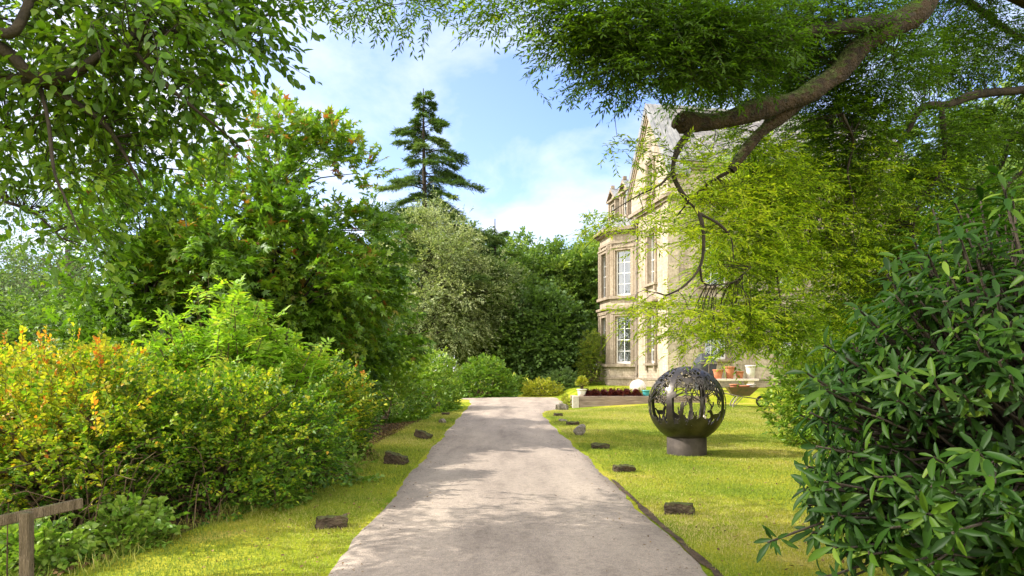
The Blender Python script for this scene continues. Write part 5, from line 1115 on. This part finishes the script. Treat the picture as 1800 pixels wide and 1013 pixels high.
rhodo('glossy dark rhododendron with long leaves filling the right foreground', 3.05, 3.9, 2.32, 1.32, 1.15, 500, 1050, 10, .142, .038, 1.2,
      extra=((1580, 560, 4.1, 12, .2), (1660, 470, 4.3, 14, .22), (1500, 620, 4.0, 10, .18), (1740, 410, 4.3, 14, .2), (1780, 360, 4.4, 10, .15), (1440, 700, 3.7, 8, .12), (1560, 960, 3.2, 14, .16), (1620, 880, 3.2, 12, .16), (1430, 860, 3.5, 8, .10), (1500, 900, 3.4, 10, .12), (1520, 980, 3.3, 10, .12), (1480, 800, 3.6, 8, .12), (1560, 640, 3.6, 8, .12), (1600, 520, 3.7, 8, .12), (1700, 430, 3.8, 10, .14), (1470, 880, 3.4, 6, .06)))
rhodo('taller rhododendron behind the glossy one at the right photo edge', 5.3, 6.0, 3.0, 1.6, 1.5, 501, 640, 9, .15, .042, 1.5)
# laurels and evergreen shrubs farther back on the right
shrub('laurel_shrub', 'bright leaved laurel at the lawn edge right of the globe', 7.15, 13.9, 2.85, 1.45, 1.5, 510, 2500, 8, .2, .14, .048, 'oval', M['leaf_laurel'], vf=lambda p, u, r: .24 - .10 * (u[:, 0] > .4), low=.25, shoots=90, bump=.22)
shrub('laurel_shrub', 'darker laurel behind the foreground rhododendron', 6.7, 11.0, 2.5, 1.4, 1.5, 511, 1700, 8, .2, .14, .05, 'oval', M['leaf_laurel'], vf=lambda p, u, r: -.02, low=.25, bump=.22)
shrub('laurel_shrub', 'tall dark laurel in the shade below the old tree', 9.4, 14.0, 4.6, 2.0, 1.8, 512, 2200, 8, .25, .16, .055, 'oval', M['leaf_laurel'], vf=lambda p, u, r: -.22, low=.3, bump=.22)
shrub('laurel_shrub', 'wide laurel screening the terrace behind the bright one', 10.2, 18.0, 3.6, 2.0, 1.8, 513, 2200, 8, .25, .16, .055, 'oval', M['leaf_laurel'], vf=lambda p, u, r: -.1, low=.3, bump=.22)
for k, (x, y, tp, rx, lab) in enumerate(((12.5, 19, 9.0, 3.0, 'leafy tree in the shade behind the old tree'), (16.5, 22, 10, 3.4, 'leafy tree at the right edge behind the old tree'), (13.0, 13.5, 6.5, 2.4, 'lower tree at the right edge behind the rhododendrons'), (19.5, 28, 11, 4, 'farther leafy tree hiding the end of the house'))):
    broadleaf('shade_tree', lab, 'tree', x, y, tp, (0, 0, tp * .55), (rx, rx, tp * .48), 520 + k, 110, .8, 26, 7, .55, .15, .08, 'oval', M['leaf_wood'], tr=.16, low=-.95, group='shade trees on the right', vj=.18, pw=2.4)

# ================================================================== grass
def blades(name, label, n, xr, yr, seed, keepf, hgt, mat, bias=1.7):
    rng = np.random.default_rng(seed)
    y = yr[0] + (yr[1] - yr[0]) * rng.uniform(0, 1, n) ** bias; x = rng.uniform(xr[0], xr[1], n) * (.35 + y / yr[1] * .65) if False else rng.uniform(xr[0], xr[1], n)
    k = keepf(x, y); x, y = x[k], y[k]; n = len(x); p = np.stack([x, y, H(x, y) - .004], -1)
    sc = (.7 + y * .045); h = hgt * rng.uniform(.5, 1.25, n) * np.sqrt(sc); w = .0035 * sc * rng.uniform(.7, 1.4, n)
    a = rng.uniform(0, 6.28, n); t = np.stack([np.cos(a), np.sin(a), 0 * a], -1); b = np.stack([-np.sin(a), np.cos(a), 0 * a], -1); lean = rng.normal(0, .5, n)
    V = np.stack([p - t * w[:, None], p + t * w[:, None], p + b * (lean * h)[:, None] + A([0, 0, 1]) * h[:, None]], 1).reshape(-1, 3)
    nz = 1.6 * np.sin(x * 1.1 + np.sin(y * .9) * 1.3) * np.sin(y * .7 + 1.2 + np.sin(x * .6)) + .4 * np.sin(x * 3.1 + y * 2.3)
    v = (.45 + .16 * nz + rng.normal(0, .15, n) + .10 * (x > 0) + .28 * sstep(.35, .9, np.sin(x * .9 + y * .35) * np.cos(y * .55 - x * .3)) * (x > 1.4) * (y < 12)).clip(0, 1)
    return tag(mesh_np(name, V, [np.arange(3 * n).reshape(-1, 3)], mat, None, [v]), label, 'grass', kind='stuff')
M['grass'] = leaf_mat('grass_blade', [(0, (.09, .15, .025)), (.40, (.19, .25, .035)), (.62, (.33, .33, .065)), (1, (.50, .41, .19))], .3, .6, .15, (1.15, 1.2, .6))
blades('grass', 'short mown yellow green lawn grass either side of the drive', 620000, (-4.6, 8.5), (3.6, 26), 600,
       lambda x, y: ((x < drive_l(y) + .03) & (x > np.interp(y, [4, 6, 8, 10, 12, 14, 26], [-4.2, -3.7, -3.15, -2.7, -2.5, -3.1, -3.2]) - .15)) | ((x > drive_r(y) + .02 + .03 * np.sin(y * 9)) & (x < np.interp(y, [3, 5, 8, 12, 14, 26], [2.8, 3.4, 5.2, 6.8, 7.6, 9])) & ((x - GX)**2 + (y - GY)**2 > .14)), .030, M['grass'])
rng = np.random.default_rng(610)
# longer uncut tufts at the edges, and fallen leaves under the shrubs
def tufts(name, label, spots, seed, hgt, mat, cat='grass'):
    rng = np.random.default_rng(seed); c = A(spots); n = 60; q = np.repeat(c, n, 0); x = q[:, 0] + rng.normal(0, .09, len(q)); y = q[:, 1] + rng.normal(0, .09, len(q)); s_ = Soup()
    d = rng.normal(0, .38, (len(x), 3)); d[:, 2] = 1; h = hgt * rng.uniform(.4, 1.2, len(x)) * np.repeat(rng.uniform(.6, 1.3, len(c)), n)
    leaves(s_, np.stack([x, y, H(x, y) - .01], -1), d, rdir(rng, len(x)), h, .007, 'long', (.5 + rng.normal(0, .2, len(x))).clip(0, 1)); return tag(s_.build(name, mat), label, cat, kind='stuff')
tufts('long_grass', 'longer uncut grass tufts at the lawn edges under the shrubs', [(rng.uniform(0, 1) * .5 + np.interp(y, [5, 8, 12, 14, 16], [3.2, 4.7, 5.9, 5.9, 6.4]), y) for y in rng.uniform(7.5, 15, 60)] + [(-4.3 + rng.normal(0, .4), 4.9 + rng.normal(0, .3)) for _ in range(26)] + [(np.interp(y, [5.5, 8, 10, 12], [-3.6, -2.95, -2.5, -2.35]) + rng.normal(0, .08), y) for y in rng.uniform(5.3, 12.5, 30)], 611, .16, M['grass'])
tufts('block_grass', 'short grass grown up round the timber blocks', [(bx_ + rng.normal(0, .16), by_ + rng.normal(0, .03) + rng.choice([-.02, .2])) for bx_, by_ in BLK for _ in range(3)], 612, .045, M['grass'])
s_ = Soup(); n = 9000; y = rng.uniform(4.8, 24, n) ; x = np.where(rng.random(n) < .7, np.interp(y, [4, 6, 8, 10, 12, 14, 26], [-4.2, -3.7, -3.15, -2.7, -2.5, -3.1, -3.2]) - np.abs(rng.normal(0, .5, n)) + .2, np.interp(y, [3, 5, 8, 12, 14, 26], [2.6, 3.2, 4.9, 6.4, 7.2, 9]) + np.abs(rng.normal(0, .7, n)) - .3)
d = rng.normal(0, 1, (n, 3)) * A([1, 1, .25]); leaves(s_, np.stack([x, y, H(x, y) + .03], -1), d, rng.normal(0, .35, (n, 3)) + A([0, 0, 1]), rng.uniform(.03, .065, n), .028, 'oval', rng.uniform(0, 1, n)); tag(s_.build('fallen_leaves', M['leaf_dry']), 'dry brown fallen leaves along the edges of the beds', 'leaf litter', kind='stuff')
s_ = Soup(); n = 520; y = 4.2 + 22 * rng.uniform(0, 1, n) ** 1.5; x = np.where(rng.random(n) < .5, drive_l(y) + np.abs(rng.normal(0, .35, n)), drive_r(y) - np.abs(rng.normal(0, .35, n)))
leaves(s_, np.stack([x, y, .065 + 0 * x], -1), rng.normal(0, 1, (n, 3)) * A([1, 1, .1]), rng.normal(0, .2, (n, 3)) + A([0, 0, 1]), rng.uniform(.012, .04, n), .016, 'oval', rng.uniform(0, 1, n)); tag(s_.build('scattered_leaves', M['leaf_dry']), 'a few dry leaves scattered on the drive', 'leaf litter', kind='stuff')

s_ = Soup(); n = 700; y = 4.6 + 19 * rng.uniform(0, 1, n) ** 1.4; x = np.where(rng.random(n) < .35, drive_l(y) - rng.uniform(.05, 1.3, n), drive_r(y) + rng.uniform(.1, 4.0, n))
leaves(s_, np.stack([x, y, H(x, y) + .028], -1), rng.normal(0, 1, (n, 3)) * A([1, 1, .2]), rng.normal(0, .3, (n, 3)) + A([0, 0, 1]), rng.uniform(.02, .05, n), .024, 'oval', rng.uniform(0, 1, n)); tag(s_.build('lawn_leaves', M['leaf_dry']), 'odd dry leaves lying on the lawns', 'leaf litter', kind='stuff')
# ================================================================== sky, sun, camera
w = bpy.data.worlds.new('World'); bpy.context.scene.world = w; w.use_nodes = True; nt = w.node_tree; L = nt.links; bg = nt.nodes['Background']
sky = node(nt, 'ShaderNodeTexSky', sky_type='NISHITA', sun_disc=False); sky.sun_elevation = R(SUN_EL); sky.sun_rotation = R(SUN_AZ); sky.air_density = 1.0; sky.dust_density = .6; sky.ozone_density = 1.2
tc = node(nt, 'ShaderNodeTexCoord'); sx = node(nt, 'ShaderNodeSeparateXYZ'); L.new(tc.outputs['Generated'], sx.inputs[0])
ad = node(nt, 'ShaderNodeMath', operation='ADD'); ad.inputs[1].default_value = .18; L.new(sx.outputs['Z'], ad.inputs[0])
dx = node(nt, 'ShaderNodeMath', operation='DIVIDE'); dy = node(nt, 'ShaderNodeMath', operation='DIVIDE'); L.new(sx.outputs['X'], dx.inputs[0]); L.new(ad.outputs[0], dx.inputs[1]); L.new(sx.outputs['Y'], dy.inputs[0]); L.new(ad.outputs[0], dy.inputs[1])
cb = node(nt, 'ShaderNodeCombineXYZ'); L.new(dx.outputs[0], cb.inputs[0]); L.new(dy.outputs[0], cb.inputs[1])
mp = node(nt, 'ShaderNodeMapping'); mp.inputs['Location'].default_value = (3.1, 1.7, 0); mp.inputs['Scale'].default_value = (1.0, .8, 1); L.new(cb.outputs[0], mp.inputs[0])
n1 = node(nt, 'ShaderNodeTexNoise', i_Scale=1.5, i_Detail=8, i_Roughness=.58, i_Distortion=.25); L.new(mp.outputs[0], n1.inputs['Vector'])
cr = ramp(nt, [(.43, (0, 0, 0)), (.70, (.9, .9, .9))]); L.new(n1.outputs['Fac'], cr.inputs[0])
# thicker cloud towards the left of the view (over the far trees)
lx = node(nt, 'ShaderNodeMapRange'); lx.inputs['From Min'].default_value = -.65; lx.inputs['From Max'].default_value = .1; lx.inputs['To Min'].default_value = .30; lx.inputs['To Max'].default_value = 0.0; L.new(sx.outputs['X'], lx.inputs['Value'])
bk = node(nt, 'ShaderNodeMapRange', interpolation_type='SMOOTHSTEP'); bk.inputs['From Min'].default_value = .25; bk.inputs['From Max'].default_value = -.45; L.new(sx.outputs['Y'], bk.inputs['Value'])  # bright cloud bank behind the camera, out of view, added as fill light
sm = node(nt, 'ShaderNodeMath', operation='ADD', use_clamp=True); L.new(cr.outputs[0], sm.inputs[0]); L.new(lx.outputs[0], sm.inputs[1])
mx = node(nt, 'ShaderNodeMix', data_type='RGBA'); L.new(sm.outputs[0], mx.inputs[0]); tn = node(nt, 'ShaderNodeMix', data_type='RGBA', blend_type='MULTIPLY'); tn.inputs[0].default_value = 1; tn.inputs[7].default_value = (.80, .83, 1.05, 1); L.new(sky.outputs[0], tn.inputs[6]); L.new(tn.outputs[2], mx.inputs[6]); mx.inputs[7].default_value = (3.7, 3.8, 3.95, 1)
cc_ = node(nt, 'ShaderNodeMix', data_type='RGBA'); cc_.inputs[7].default_value = (12, 11.5, 10.6, 1); bm_ = node(nt, 'ShaderNodeMath', operation='MULTIPLY'); bm_.inputs[1].default_value = .85; L.new(bk.outputs[0], bm_.inputs[0]); L.new(bm_.outputs[0], cc_.inputs[0]); L.new(mx.outputs[2], cc_.inputs[6]); L.new(cc_.outputs[2], bg.inputs['Color']); bg.inputs['Strength'].default_value = .15
sl_ = bpy.data.lights.new('sun', 'SUN'); sl_.energy = 3.6; sl_.angle = R(.5); sl_.color = (1, .94, .85); so = bpy.data.objects.new('sun', sl_); C.objects.link(so)
sd = A([math.sin(R(SUN_AZ)) * math.cos(R(SUN_EL)), math.cos(R(SUN_AZ)) * math.cos(R(SUN_EL)), math.sin(R(SUN_EL))]); so.rotation_euler = Vector(sd).to_track_quat('Z', 'Y').to_euler(); so.location = (-20, 10, 30)
cam = bpy.data.cameras.new('camera'); cam.sensor_width = 36; cam.lens = 36 * F_PX / 1800; cam.shift_y = (HZ - 506.5) / 1800; cam.clip_end = 3000; cam.clip_start = .05
co = bpy.data.objects.new('camera', cam); C.objects.link(co); co.location = (0, 0, EYE); co.rotation_euler = (R(90), 0, 0); S = bpy.context.scene; S.camera = co
S.view_settings.view_transform = 'Standard'; S.view_settings.look = 'None'; S.view_settings.exposure = 1.3; S.view_settings.gamma = 1
S.cycles.max_bounces = 8; S.cycles.diffuse_bounces = 4; S.cycles.transmission_bounces = 5; S.cycles.glossy_bounces = 3; S.cycles.transparent_max_bounces = 8
S.cycles.use_denoising = True; S.cycles.sample_clamp_indirect = 6; S.cycles.caustics_reflective = False; S.cycles.caustics_refractive = False
